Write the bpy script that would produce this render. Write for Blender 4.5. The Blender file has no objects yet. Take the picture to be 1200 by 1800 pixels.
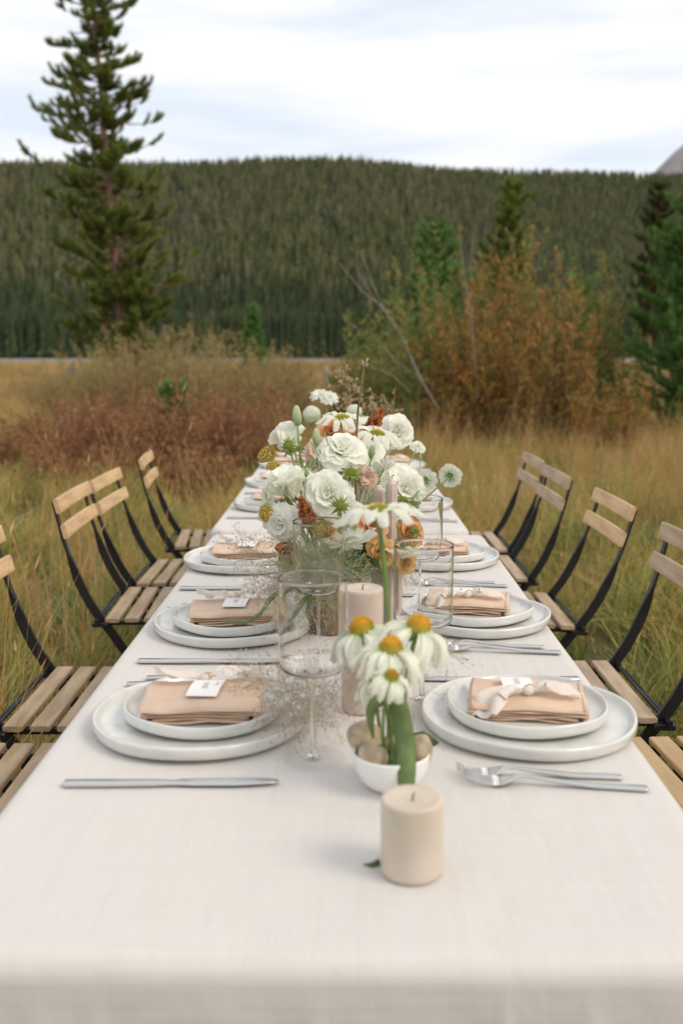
import bpy, math, random
import numpy as np
from mathutils import Vector, Matrix, Euler, noise

random.seed(7); np.random.seed(7)
sc = bpy.context.scene
col = sc.collection
R = math.radians

# ------------------------------------------------------------ camera
FPX, YH, CAMZ = 1750.0, 626.0, 1.242
TH = math.atan((900 - YH) / FPX)
cam_d = bpy.data.cameras.new('camera')
cam = bpy.data.objects.new('camera', cam_d); col.objects.link(cam)
cam.location = (0, 0, CAMZ)
cam.rotation_euler = (math.pi / 2 - TH, 0, 0)
cam_d.sensor_fit = 'VERTICAL'; cam_d.sensor_height = 36.0; cam_d.sensor_width = 24.0
cam_d.lens = 35.0
cam_d.clip_start = 0.05; cam_d.clip_end = 12000
cam_d.dof.use_dof = True
cam_d.dof.focus_distance = 1.86
cam_d.dof.aperture_fstop = 3.9
sc.camera = cam

# ------------------------------------------------------------ world, sun, exposure
SUN_EL, SUN_AZ = 42.0, 115.0      # on the right, behind thin cloud
world = bpy.data.worlds.new('World'); sc.world = world
world.use_nodes = True
wn, wl = world.node_tree.nodes, world.node_tree.links
wn.clear()
w_out = wn.new('ShaderNodeOutputWorld')
w_bg = wn.new('ShaderNodeBackground'); w_bg.inputs['Strength'].default_value = 0.10
sky = wn.new('ShaderNodeTexSky'); sky.sky_type = 'NISHITA'; sky.sun_disc = False
sky.sun_elevation = R(SUN_EL); sky.sun_rotation = R(SUN_AZ)
sky.air_density = 1.0; sky.dust_density = 2.0; sky.ozone_density = 1.0
tc = wn.new('ShaderNodeTexCoord')
mp = wn.new('ShaderNodeMapping')
mp.inputs['Scale'].default_value = (1.3, 1.0, 7.5); mp.inputs['Rotation'].default_value = (0, R(-7), 0)
mp.inputs['Location'].default_value = (0.35, 0.2, 0.52)
nz = wn.new('ShaderNodeTexNoise'); nz.inputs['Scale'].default_value = 1.7
nz.inputs['Detail'].default_value = 6; nz.inputs['Roughness'].default_value = 0.5
cr = wn.new('ShaderNodeValToRGB')
cr.color_ramp.elements[0].position = 0.40; cr.color_ramp.elements[0].color = (0.88, 0.88, 0.88, 1)
cr.color_ramp.elements[1].position = 0.60; cr.color_ramp.elements[1].color = (1, 1, 1, 1)
cl = wn.new('ShaderNodeValToRGB')     # cloud brightness (before the 0.10 strength)
cl.color_ramp.elements[0].position = 0.41; cl.color_ramp.elements[0].color = (0.685, 0.745, 0.825, 1)
cl.color_ramp.elements[1].position = 0.57; cl.color_ramp.elements[1].color = (0.875, 0.86, 0.84, 1)
sc10 = wn.new('ShaderNodeVectorMath'); sc10.operation = 'SCALE'; sc10.inputs['Scale'].default_value = 10.3
mx = wn.new('ShaderNodeMixRGB')
wl.new(tc.outputs['Generated'], mp.inputs['Vector']); wl.new(mp.outputs[0], nz.inputs['Vector'])
wl.new(nz.outputs['Fac'], cr.inputs[0]); wl.new(nz.outputs['Fac'], cl.inputs[0])
wl.new(cl.outputs[0], sc10.inputs[0])
wl.new(cr.outputs[0], mx.inputs[0]); wl.new(sky.outputs[0], mx.inputs[1]); wl.new(sc10.outputs[0], mx.inputs[2])
wl.new(mx.outputs[0], w_bg.inputs['Color']); wl.new(w_bg.outputs[0], w_out.inputs[0])

sun_d = bpy.data.lights.new('sun', 'SUN'); sun_d.energy = 1.5; sun_d.angle = R(26); sun_d.color = (1.0, 0.86, 0.68)
sun = bpy.data.objects.new('sun', sun_d); col.objects.link(sun)
_az = R(SUN_AZ)
sdir = Vector((math.sin(_az) * math.cos(R(SUN_EL)), math.cos(_az) * math.cos(R(SUN_EL)), math.sin(R(SUN_EL))))
sun.rotation_euler = sdir.to_track_quat('Z', 'Y').to_euler()
sun.location = (3, -4, 6)

sc.view_settings.view_transform = 'Standard'; sc.view_settings.look = 'None'
sc.view_settings.exposure = 0.30; sc.view_settings.gamma = 1.0
sc.view_settings.use_curve_mapping = False
sc.render.engine = 'CYCLES'
sc.cycles.use_denoising = True
sc.cycles.max_bounces = 12; sc.cycles.diffuse_bounces = 6; sc.cycles.transmission_bounces = 10; sc.cycles.transparent_max_bounces = 12
sc.cycles.caustics_refractive = True; sc.cycles.caustics_reflective = False
sc.cycles.sample_clamp_indirect = 12.0

# ------------------------------------------------------------ placing helpers: measured sight lines onto real planes
def _ray(px, py):
    u, v = (px - 600) / FPX, (900 - py) / FPX
    return Vector((u, math.cos(TH) + v * math.sin(TH), -math.sin(TH) + v * math.cos(TH)))
def G(px, py, z=0.75):
    d = _ray(px, py); t = (z - CAMZ) / d.z
    return Vector((0, 0, CAMZ)) + d * t
def D(px, py, Y):
    d = _ray(px, py); return Vector((0, 0, CAMZ)) + d * (Y / d.y)

# ------------------------------------------------------------ object helpers
def tag(o, label=None, cat=None, group=None, kind=None):
    if label: o['label'] = label
    if cat: o['category'] = cat
    if group: o['group'] = group
    if kind: o['kind'] = kind
    return o
def thing(name, label, cat, loc=(0, 0, 0), rot=(0, 0, 0), group=None):
    o = bpy.data.objects.new(name, None); col.objects.link(o)
    o.empty_display_size = 0.05
    o.location = loc; o.rotation_euler = rot
    return tag(o, label, cat, group)
def link(name, me, parent=None, mats=None):
    o = bpy.data.objects.new(name, me); col.objects.link(o)
    if parent is not None: o.parent = parent
    return o
def kids(o): return [c for c in bpy.data.objects if c.parent == o]
def copy_tree(o, parent=None, children=None):
    c = o.copy(); col.objects.link(c); c.parent = parent
    for ch in (children if children is not None else kids(o)):
        cc = ch.copy(); col.objects.link(cc); cc.parent = c
        for g in kids(ch):
            gg = g.copy(); col.objects.link(gg); gg.parent = cc
    return c

class MB:
    """collects shapes, then becomes ONE mesh"""
    def __init__(s): s.v = []; s.f = []; s.m = []; s.mi = 0
    def add(s, vs, fs):
        b = len(s.v); s.v += [tuple(p) for p in vs]
        for f in fs: s.f.append(tuple(i + b for i in f)); s.m.append(s.mi)
    def box(s, c, d, rot=None):
        x, y, z = d[0] / 2, d[1] / 2, d[2] / 2
        vs = [Vector((i * x, j * y, k * z)) for i in (-1, 1) for j in (-1, 1) for k in (-1, 1)]
        if rot is not None: vs = [rot @ p for p in vs]
        vs = [p + Vector(c) for p in vs]
        s.add(vs, [(0, 1, 3, 2), (4, 6, 7, 5), (0, 4, 5, 1), (2, 3, 7, 6), (0, 2, 6, 4), (1, 5, 7, 3)])
    def bbox(s, c, d, b=0.002, rot=None):
        """box with chamfered long edges (along y) and ends"""
        x, y, z = d[0] / 2, d[1] / 2, d[2] / 2
        ring = [(-x + b, -z), (x - b, -z), (x, -z + b), (x, z - b), (x - b, z), (-x + b, z), (-x, z - b), (-x, -z + b)]
        vs = []
        for yy, k in ((-y, 1 - b / max(x, z)), (-y + b, 1), (y - b, 1), (y, 1 - b / max(x, z))):
            for (a, c2) in ring: vs.append(Vector((a * k, yy, c2 * k)))
        if rot is not None: vs = [rot @ p for p in vs]
        vs = [p + Vector(c) for p in vs]
        fs = [(i + 8 * r, i + 8 * (r + 1), (i + 1) % 8 + 8 * (r + 1), (i + 1) % 8 + 8 * r) for r in range(3) for i in range(8)]
        fs += [tuple(range(8)), tuple(range(31, 23, -1))]
        s.add(vs, fs)
    def tube(s, pts, rad, n=6, cap=True):
        pts = [Vector(p) for p in pts]
        if not hasattr(rad, '__len__'): rad = [rad] * len(pts)
        vs = []; up = None
        for i, p in enumerate(pts):
            t = (pts[min(i + 1, len(pts) - 1)] - pts[max(i - 1, 0)])
            if t.length < 1e-9: t = Vector((0, 0, 1))
            t.normalize()
            if up is None:
                a = Vector((1, 0, 0)) if abs(t.x) < .8 else Vector((0, 1, 0))
                up = t.cross(a).normalized()
            else:
                up = (up - t * up.dot(t))
                up = up.normalized() if up.length > 1e-6 else t.orthogonal().normalized()
            w = t.cross(up)
            for k in range(n):
                a = 2 * math.pi * k / n
                vs.append(p + (up * math.cos(a) + w * math.sin(a)) * rad[i])
        fs = []
        for i in range(len(pts) - 1):
            for k in range(n):
                fs.append((i * n + k, i * n + (k + 1) % n, (i + 1) * n + (k + 1) % n, (i + 1) * n + k))
        if cap and n > 2:
            fs.append(tuple(range(n - 1, -1, -1))); fs.append(tuple(range((len(pts) - 1) * n, len(pts) * n)))
        s.add(vs, fs)
    def lathe(s, prof, n=32, wob=None, c=(0, 0, 0), closed=False):
        vs = []; c = Vector(c)
        for j, (r, z) in enumerate(prof):
            for k in range(n):
                a = 2 * math.pi * k / n
                rr = r * (1 + (wob(a, j) if wob else 0))
                vs.append(c + Vector((rr * math.cos(a), rr * math.sin(a), z)))
        fs = []
        m = len(prof)
        for j in range(m - 1 if not closed else m):
            for k in range(n):
                j2 = (j + 1) % m
                fs.append((j * n + k, j * n + (k + 1) % n, j2 * n + (k + 1) % n, j2 * n + k))
        s.add(vs, fs)
    def ball(s, c, r, n=6, m=4, sc_=(1, 1, 1), rot=None):
        c = Vector(c); vs = []
        for j in range(m + 1):
            t = math.pi * j / m
            for k in range(n):
                a = 2 * math.pi * k / n
                p = Vector((math.sin(t) * math.cos(a) * sc_[0], math.sin(t) * math.sin(a) * sc_[1], math.cos(t) * sc_[2])) * r
                if rot is not None: p = rot @ p
                vs.append(c + p)
        fs = [(j * n + k, (j + 1) * n + k, (j + 1) * n + (k + 1) % n, j * n + (k + 1) % n) for j in range(m) for k in range(n)]
        s.add(vs, fs)
    def mesh(s, name, mats, smooth=True):
        me = bpy.data.meshes.new(name); me.from_pydata(s.v, [], s.f)
        for m in (mats if isinstance(mats, (list, tuple)) else [mats]): me.materials.append(m)
        if smooth: me.polygons.foreach_set('use_smooth', [True] * len(me.polygons))
        if any(s.m): me.polygons.foreach_set('material_index', s.m)
        me.validate(); me.update(); return me
    def build(s, name, mats, parent=None, smooth=True):
        return link(name, s.mesh(name, mats, smooth), parent)

def np_mesh(name, V, F, mat, smooth=False):
    me = bpy.data.meshes.new(name)
    V = np.asarray(V, dtype=np.float32).reshape(-1, 3); F = np.asarray(F, dtype=np.int32)
    k = F.shape[1]
    me.vertices.add(len(V)); me.vertices.foreach_set('co', V.ravel())
    me.loops.add(F.size); me.loops.foreach_set('vertex_index', F.ravel())
    me.polygons.add(len(F)); me.polygons.foreach_set('loop_start', np.arange(0, F.size, k, dtype=np.int32))
    me.polygons.foreach_set('loop_total', np.full(len(F), k, dtype=np.int32))
    if smooth: me.polygons.foreach_set('use_smooth', np.ones(len(F), dtype=bool))
    me.materials.append(mat); me.update(calc_edges=True)
    return me

# ------------------------------------------------------------ materials
def new_mat(name):
    m = bpy.data.materials.new(name); m.use_nodes = True
    nt = m.node_tree; return m, nt, nt.nodes['Principled BSDF']
def pbr(name, c, rough=.6, metal=0, var=0.0, vscale=20, bump=0.0, bscale=60, c2=None, coords='Object', stretch=(1, 1, 1), detail=4, **kw):
    m, nt, b = new_mat(name)
    b.inputs['Base Color'].default_value = (*c, 1); b.inputs['Roughness'].default_value = rough; b.inputs['Metallic'].default_value = metal
    for k, v in kw.items(): b.inputs[k.replace('_', ' ')].default_value = v
    t = nt.nodes.new('ShaderNodeTexCoord'); mpn = nt.nodes.new('ShaderNodeMapping'); mpn.inputs['Scale'].default_value = stretch
    nt.links.new(t.outputs[coords], mpn.inputs[0])
    if var or c2:
        n = nt.nodes.new('ShaderNodeTexNoise'); n.inputs['Scale'].default_value = vscale; n.inputs['Detail'].default_value = detail
        nt.links.new(mpn.outputs[0], n.inputs['Vector'])
        r = nt.nodes.new('ShaderNodeValToRGB')
        c2 = c2 or tuple(x * (1 - var) for x in c)
        r.color_ramp.elements[0].color = (*c2, 1); r.color_ramp.elements[1].color = (*c, 1)
        r.color_ramp.elements[0].position = .38; r.color_ramp.elements[1].position = .62
        nt.links.new(n.outputs['Fac'], r.inputs[0]); nt.links.new(r.outputs[0], b.inputs['Base Color'])
    if bump:
        n2 = nt.nodes.new('ShaderNodeTexNoise'); n2.inputs['Scale'].default_value = bscale; n2.inputs['Detail'].default_value = 3
        nt.links.new(mpn.outputs[0], n2.inputs['Vector'])
        bp = nt.nodes.new('ShaderNodeBump'); bp.inputs['Strength'].default_value = bump; bp.inputs['Distance'].default_value = .002
        nt.links.new(n2.outputs['Fac'], bp.inputs['Height']); nt.links.new(bp.outputs[0], b.inputs['Normal'])
    return m
def leafy(name, cols, trans=.35, rough=.6, pos_scale=None, pos_w=.5, islands=True, objrand=False):
    """foliage: colour ramp driven by random-per-island mixed with noise at the world position, with some translucency"""
    m, nt, b = new_mat(name)
    n, l = nt.nodes, nt.links
    ge = n.new('ShaderNodeNewGeometry'); r = n.new('ShaderNodeValToRGB')
    r.color_ramp.interpolation = 'LINEAR'
    el = r.color_ramp.elements
    while len(el) > 1: el.remove(el[0])
    el[0].position = 0; el[0].color = (*cols[0], 1)
    for i, c in enumerate(cols[1:], 1):
        e = el.new(i / (len(cols) - 1)); e.color = (*c, 1)
    src = None
    if objrand:
        oi = n.new('ShaderNodeObjectInfo'); src = oi.outputs['Random']
    elif islands: src = ge.outputs['Random Per Island']
    if pos_scale:
        nz_ = n.new('ShaderNodeTexNoise'); nz_.inputs['Scale'].default_value = pos_scale; nz_.inputs['Detail'].default_value = 3
        l.new(ge.outputs['Position'], nz_.inputs['Vector'])
        mr = n.new('ShaderNodeMapRange'); mr.inputs[1].default_value = .32; mr.inputs[2].default_value = .68
        l.new(nz_.outputs['Fac'], mr.inputs[0])
        if src is not None:
            mi = n.new('ShaderNodeMix'); mi.data_type = 'FLOAT'; mi.inputs[0].default_value = pos_w
            l.new(src, mi.inputs[2]); l.new(mr.outputs[0], mi.inputs[3]); src = mi.outputs[0]
        else: src = mr.outputs[0]
    l.new(src, r.inputs[0]); l.new(r.outputs[0], b.inputs['Base Color'])
    b.inputs['Roughness'].default_value = rough; b.inputs['Specular IOR Level'].default_value = .25
    if trans:
        tr = n.new('ShaderNodeBsdfTranslucent'); l.new(r.outputs[0], tr.inputs[0])
        ms = n.new('ShaderNodeMixShader'); ms.inputs[0].default_value = trans
        l.new(b.outputs[0], ms.inputs[1]); l.new(tr.outputs[0], ms.inputs[2]); l.new(ms.outputs[0], n['Material Output'].inputs[0])
    return m
def petal_mat(name, c_base, c_tip, trans=.4, rough=.55, noise_s=90, zmax=.05, tinted=True):
    """colour runs from the petal's foot to its tip (object z), with fine veins"""
    m, nt, b = new_mat(name); n, l = nt.nodes, nt.links
    t = n.new('ShaderNodeTexCoord'); sp = n.new('ShaderNodeSeparateXYZ'); l.new(t.outputs['Object'], sp.inputs[0])
    mr = n.new('ShaderNodeMapRange'); mr.inputs[1].default_value = 0; mr.inputs[2].default_value = zmax
    l.new(sp.outputs[2], mr.inputs[0])
    nn = n.new('ShaderNodeTexNoise'); nn.inputs['Scale'].default_value = noise_s; nn.inputs['Detail'].default_value = 3
    mp_ = n.new('ShaderNodeMapping'); mp_.inputs['Scale'].default_value = (3, 3, .6)
    l.new(t.outputs['Object'], mp_.inputs[0]); l.new(mp_.outputs[0], nn.inputs['Vector'])
    ad = n.new('ShaderNodeMath'); ad.operation = 'MULTIPLY_ADD'; ad.inputs[1].default_value = .5; ad.inputs[2].default_value = -.25
    l.new(nn.outputs['Fac'], ad.inputs[0]); a2 = n.new('ShaderNodeMath'); a2.operation = 'ADD'; a2.use_clamp = True
    l.new(ad.outputs[0], a2.inputs[0]); l.new(mr.outputs[0], a2.inputs[1])
    mi = n.new('ShaderNodeMixRGB'); mi.inputs[1].default_value = (*c_base, 1); mi.inputs[2].default_value = (*c_tip, 1)
    l.new(a2.outputs[0], mi.inputs[0]); b.inputs['Roughness'].default_value = rough
    oi = n.new('ShaderNodeObjectInfo'); tint = n.new('ShaderNodeValToRGB'); tint.color_ramp.elements[0].color = (.965, .985, .915, 1); tint.color_ramp.elements[1].color = (1, .995, .975, 1)
    mu = n.new('ShaderNodeMixRGB'); mu.blend_type = 'MULTIPLY'; mu.inputs[0].default_value = 1 if tinted else 0; l.new(oi.outputs['Random'], tint.inputs[0]); l.new(mi.outputs[0], mu.inputs[1]); l.new(tint.outputs[0], mu.inputs[2]); mi = mu
    l.new(mi.outputs[0], b.inputs['Base Color'])
    b.inputs['Specular IOR Level'].default_value = .2
    bp = n.new('ShaderNodeBump'); bp.inputs['Strength'].default_value = .25; bp.inputs['Distance'].default_value = .001
    l.new(nn.outputs['Fac'], bp.inputs['Height']); l.new(bp.outputs[0], b.inputs['Normal'])
    tr = n.new('ShaderNodeBsdfTranslucent'); l.new(mi.outputs[0], tr.inputs[0])
    ms = n.new('ShaderNodeMixShader'); ms.inputs[0].default_value = trans
    l.new(b.outputs[0], ms.inputs[1]); l.new(tr.outputs[0], ms.inputs[2]); l.new(ms.outputs[0], n['Material Output'].inputs[0])
    return m

M = {}
M['soil'] = pbr('meadow_soil', (.17, .125, .055), .95, c2=(.09, .08, .03), vscale=1.2, bump=.6, bscale=14)
M['hill'] = pbr('forest_floor', (0.088, 0.088, 0.048), .95, c2=(0.048, 0.051, 0.029), vscale=.02)
M['rock'] = pbr('mountain_rock', (.27, .235, .245), .9, c2=(.18, .165, .18), vscale=.004, detail=8)
M['bark'] = pbr('pine_bark', (.26, .15, .085), .9, c2=(.15, .10, .07), vscale=9, stretch=(1, 1, .25), bump=.8, bscale=25)
M['greybark'] = pbr('grey_bark', (.30, .26, .22), .9, c2=(.20, .16, .13), vscale=12, stretch=(1, 1, .3), bump=.5, bscale=30)
M['stem_brown'] = pbr('shrub_stems', (.16, .085, .05), .8, c2=(.10, .06, .04), vscale=5)
M['stem_tan'] = pbr('straw_stems', (.33, .21, .11), .8, c2=(.22, .13, .07), vscale=5)
M['needles'] = leafy('pine_needles', [(.075, .11, .026), (.18, .23, .045), (.33, .35, .09)], .4, pos_scale=1.8, pos_w=.4)
M['needles_young'] = leafy('young_pine_needles', [(.08, .17, .045), (.17, .31, .08), (.27, .40, .13)], .4, pos_scale=3, pos_w=.4)
M['needles_dark'] = leafy('dark_pine_needles', [(0.034, 0.054, 0.020), (0.076, 0.093, 0.031), (0.153, 0.128, 0.037)], .2, pos_scale=1.6, pos_w=.45)
M['wil_orange'] = leafy('orange_willow_leaves', [(.26, .10, .035), (.42, .18, .05), (.54, .29, .08), (.28, .24, .07), (.15, .19, .05), (.46, .16, .045)], .4, pos_scale=3.0, pos_w=.4)
M['wil_green'] = leafy('green_willow_leaves', [(.07, .15, .045), (.14, .25, .065), (.22, .29, .08), (.40, .29, .08), (.46, .21, .06)], .4, pos_scale=2.4, pos_w=.4)
M['wil_straw'] = leafy('straw_willow_leaves', [(.26, .15, .08), (.42, .28, .13), (.30, .28, .10), (.55, .40, .20)], .35, pos_scale=1.2, pos_w=.5)
M['rust'] = leafy('rust_birch_leaves', [(.11, .05, .03), (.24, .105, .055), (.42, .20, .10), (.30, .17, .07), (.46, .24, .13), (.16, .07, .04)], .3, pos_scale=3.2, pos_w=.5)
M['grass'] = leafy('meadow_grass', [(.06, .09, .02), (.16, .21, .05), (.34, .35, .09), (.60, .46, .16), (.50, .25, .09), (.20, .16, .06)], .35, pos_scale=2.6, pos_w=.5)
M['grass_green'] = leafy('green_grass', [(.05, .10, .025), (.14, .22, .05), (.34, .38, .10)], .35, pos_scale=2.8, pos_w=.45)
M['grass_gold'] = leafy('gold_grass', [(.24, .20, .06), (.52, .40, .15), (.46, .23, .08), (.70, .56, .27), (.22, .26, .07)], .35, pos_scale=1.6, pos_w=.5)
M['grass_stalk'] = leafy('dry_grass_stalks', [(.40, .24, .10), (.62, .42, .19), (.55, .22, .09)], .3)
M['conifer'] = leafy('far_conifers', [(.022, .038, .018), (.055, .078, .028), (.13, .145, .052), (.19, .18, .08), (.05, .07, .032), (.21, .17, .11), (.03, .048, .022)], 0, pos_scale=.008, pos_w=.45, objrand=True)

M['spruce'] = leafy('shaded_conifers', [(.025, .04, .017), (.055, .078, .030), (.10, .12, .045)], 0, pos_scale=.01, pos_w=.3, objrand=True)  # conifer colour darkened: shade along the foot of the hill painted in
# ------------------------------------------------------------ ground, lake, hill, mountain
def sst(a, b, x):
    t = np.clip((x - a) / (b - a), 0, 1); return t * t * (3 - 2 * t)
def vnoise(x, y, s, seed=0):
    """cheap smooth noise from a few sines"""
    r = np.random.RandomState(seed); o = 0
    for k in range(7):
        a = r.uniform(0, 6.28); f = s * r.uniform(.6, 1.9); p = r.uniform(0, 6.28)
        o = o + np.sin((x * math.cos(a) + y * math.sin(a)) * f + p)
    return o / 4.0
def ground_h(x, y):
    x = np.asarray(x, float); y = np.asarray(y, float)
    d = np.maximum(np.abs(x) - 1.2, np.maximum(y - 5.6, -y - 1))
    amp = sst(0, 6, d)
    h = amp * (.05 * vnoise(x, y, 1.1, 1) + .09 * vnoise(x, y, .25, 2))
    h = h * (1 - sst(60, 150, y)) - .12 * sst(30, 200, y) - 1.3 * sst(205, 240, y)
    return h
def grid_mesh(name, xs, ys, hf, mat, smooth=True):
    X, Y = np.meshgrid(xs, ys); Z = hf(X, Y)
    V = np.stack([X, Y, Z], -1).reshape(-1, 3)
    nx, ny = len(xs), len(ys)
    i = np.arange((ny - 1) * nx).reshape(ny - 1, nx)[:, :-1].ravel()
    F = np.stack([i, i + 1, i + nx + 1, i + nx], -1)
    return np_mesh(name, V, F, mat, smooth)
def spaced(a, b, n, p):
    t = np.linspace(0, 1, n) ** p; return a + (b - a) * t
xs = np.concatenate([-spaced(0, 3500, 90, 3.2)[::-1], spaced(0, 3500, 90, 3.2)[1:]])
ys = np.concatenate([-spaced(0, 900, 40, 3)[::-1], spaced(0, 720, 150, 2.2)[1:]])
ground = link('ground', grid_mesh('ground', xs, ys, ground_h, M['soil'])); tag(ground, kind='structure')

wm, nt, b = new_mat('lake_water')
b.inputs['Base Color'].default_value = (.16, .17, .175, 1); b.inputs['Roughness'].default_value = .38
b.inputs['IOR'].default_value = 1.33
n_ = nt.nodes.new('ShaderNodeTexNoise'); n_.inputs['Scale'].default_value = .6; n_.inputs['Detail'].default_value = 4
t_ = nt.nodes.new('ShaderNodeNewGeometry'); nt.links.new(t_.outputs['Position'], n_.inputs['Vector'])
bp_ = nt.nodes.new('ShaderNodeBump'); bp_.inputs['Strength'].default_value = .9; bp_.inputs['Distance'].default_value = .12
nt.links.new(n_.outputs['Fac'], bp_.inputs['Height']); nt.links.new(bp_.outputs[0], b.inputs['Normal'])
lk = MB(); lk.add([(-3400, 204, -.21), (3400, 204, -.21), (3400, 716, -.21), (-3400, 716, -.21)], [(0, 1, 2, 3)])
tag(lk.build('lake', wm, smooth=False), kind='structure')

_px2 = [-1500, -600, 0, 130, 280, 400, 480, 600, 700, 800, 900, 1000, 1150, 1250, 1800, 2800]
_t2 = [230, 300, 327, 330, 326, 330, 334, 335, 326, 318, 314, 314, 310, 306, 270, 190]
_t1 = [225, 300, 327, 330, 326, 330, 334, 335, 325, 310, 296, 255, 185, 165, 140, 120]
def hill_h(x, y):
    px = 600 + FPX * x / np.maximum(y, 1)
    T2 = np.interp(px, _px2, _t2) - 14; T1 = np.interp(px, _px2, _t1) - 16
    wob = 1 + .05 * vnoise(x, y, .012, 5)
    s1 = np.clip((y - 700) / (1280 - 700), 0, 1); s1 = s1 ** 1.15
    z1 = T1 / FPX * 1280 * s1 * (1 - .5 * np.clip((y - 1280) / 600, 0, 1)) * (1 - .04 * (1 - s1) * vnoise(x, y, .01, 8))
    s2 = np.clip((y - 1250) / (1750 - 1250), 0, 1); s2 = s2 ** 1.0
    z2 = 120 * sst(1000, 1250, y) * (px > -1e9) + (T2 / FPX * 1750 - 120) * s2 * (1 - .4 * np.clip((y - 1750) / 500, 0, 1))
    return np.maximum(z1, np.where(y > 1250, z2, 0)) * 1.0 - .3 + (wob - 1) * 40 * s1 * (1 - s1)
hxs = np.linspace(-1900, 1900, 190); hys = np.linspace(700, 2300, 100)
hill = link('hill', grid_mesh('hill', hxs, hys, hill_h, M['hill'])); tag(hill, kind='structure')

def mtn_h(x, y):
    px = 600 + FPX * x / y
    T = np.interp(px, [700, 1050, 1100, 1140, 1160, 1180, 1200, 1240, 1330, 1450, 1650, 1900], [100, 220, 290, 331, 352, 369, 383, 406, 440, 420, 300, 120])
    k = np.clip(1 - np.abs(y - 6000) / 1500, 0, 1)
    return (T / FPX * 6000 * k ** .8 + 22 * vnoise(x, y, .012, 3) * k - 20)
mt = link('mountain', grid_mesh('mountain', np.linspace(500, 4800, 130), np.linspace(4500, 7500, 50), mtn_h, M['rock'])); tag(mt, kind='structure')

# ------------------------------------------------------------ scattering (geometry nodes) for what nobody could count
def scatter(name, pts, rots, scl, idx, protos, kind='stuff'):
    src = bpy.data.collections.new(name + '_sources')
    for p in protos: src.objects.link(p)
    me = bpy.data.meshes.new(name)
    me.vertices.add(len(pts)); me.vertices.foreach_set('co', np.asarray(pts, dtype=np.float32).ravel())
    a = me.attributes.new('rot', 'FLOAT_VECTOR', 'POINT'); a.data.foreach_set('vector', np.asarray(rots, dtype=np.float32).ravel())
    a = me.attributes.new('scl', 'FLOAT_VECTOR', 'POINT'); a.data.foreach_set('vector', np.asarray(scl, dtype=np.float32).ravel())
    a = me.attributes.new('idx', 'INT', 'POINT'); a.data.foreach_set('value', np.asarray(idx, dtype=np.int32))
    o = link(name, me)
    ng = bpy.data.node_groups.new(name + '_scatter', 'GeometryNodeTree')
    ng.interface.new_socket('Geometry', in_out='INPUT', socket_type='NodeSocketGeometry')
    ng.interface.new_socket('Geometry', in_out='OUTPUT', socket_type='NodeSocketGeometry')
    n, l = ng.nodes, ng.links
    gi = n.new('NodeGroupInput'); go = n.new('NodeGroupOutput')
    ci = n.new('GeometryNodeCollectionInfo'); ci.inputs['Collection'].default_value = src
    ci.inputs['Separate Children'].default_value = True; ci.inputs['Reset Children'].default_value = True
    m2p = n.new('GeometryNodeMeshToPoints'); ip = n.new('GeometryNodeInstanceOnPoints'); ip.inputs['Pick Instance'].default_value = True
    def na(nm, t):
        q = n.new('GeometryNodeInputNamedAttribute'); q.data_type = t; q.inputs['Name'].default_value = nm; return q.outputs['Attribute']
    l.new(gi.outputs[0], m2p.inputs['Mesh']); l.new(m2p.outputs[0], ip.inputs['Points']); l.new(ci.outputs[0], ip.inputs['Instance'])
    l.new(na('rot', 'FLOAT_VECTOR'), ip.inputs['Rotation']); l.new(na('scl', 'FLOAT_VECTOR'), ip.inputs['Scale']); l.new(na('idx', 'INT'), ip.inputs['Instance Index'])
    l.new(ip.outputs[0], go.inputs[0])
    md = o.modifiers.new('scatter', 'NODES'); md.node_group = ng
    tag(o, kind=kind)
    return o
def proto(name, me):
    return bpy.data.objects.new(name, me)

# far forest
def far_conifer(seed, mat='conifer'):
    r = random.Random(seed); mb = MB(); n = 7
    mb.tube([(0, 0, -.1), (0, 0, .9)], [.018, .004], 4)
    tiers = 8
    for k in range(tiers):
        z0 = .08 + .86 * k / tiers + r.uniform(-.02, .02); z1 = min(1.0, z0 + .20 + r.uniform(0, .05)); rad = (.125 + r.uniform(-.03, .03)) * (1 - z0) ** .75 + .012
        a0 = r.uniform(0, 6)
        vs = [(0, 0, z1)]
        for i in range(n * 2):
            a = a0 + math.pi * i / n; q = rad * (1.1 if i % 2 else .55) * r.uniform(.7, 1.25)
            vs.append((q * math.cos(a), q * math.sin(a), z0 - (.03 if i % 2 else 0) + r.uniform(-.015, .015)))
        mb.add(vs, [(0, 1 + i, 1 + (i + 1) % (2 * n)) for i in range(2 * n)])
    return mb.mesh('far_conifer', M[mat], False)
cps = [proto('far_conifer', far_conifer(s)) for s in range(6)] + [proto('far_shaded_conifer', far_conifer(20 + s, 'spruce')) for s in range(4)]  # second set: same conifers in the shade-darkened colour
N = 88000
rr = np.random.RandomState(3)
yy = np.sqrt(rr.uniform(700 ** 2, 1800 ** 2, N)); uu = rr.uniform(-.82, .82, N); xx = uu * yy
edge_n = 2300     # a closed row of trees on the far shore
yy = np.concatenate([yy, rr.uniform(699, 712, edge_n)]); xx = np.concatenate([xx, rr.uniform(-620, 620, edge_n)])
zz = hill_h(xx, yy)
hh = (8 + 20 * rr.uniform(0, 1, len(xx)) ** .8) * (1.1 - .45 * sst(740, 1200, yy)); hh[-edge_n:] = rr.uniform(22, 36, edge_n)
ww = np.minimum(hh, 22) * rr.uniform(.7, 1.15, len(xx))
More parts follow.
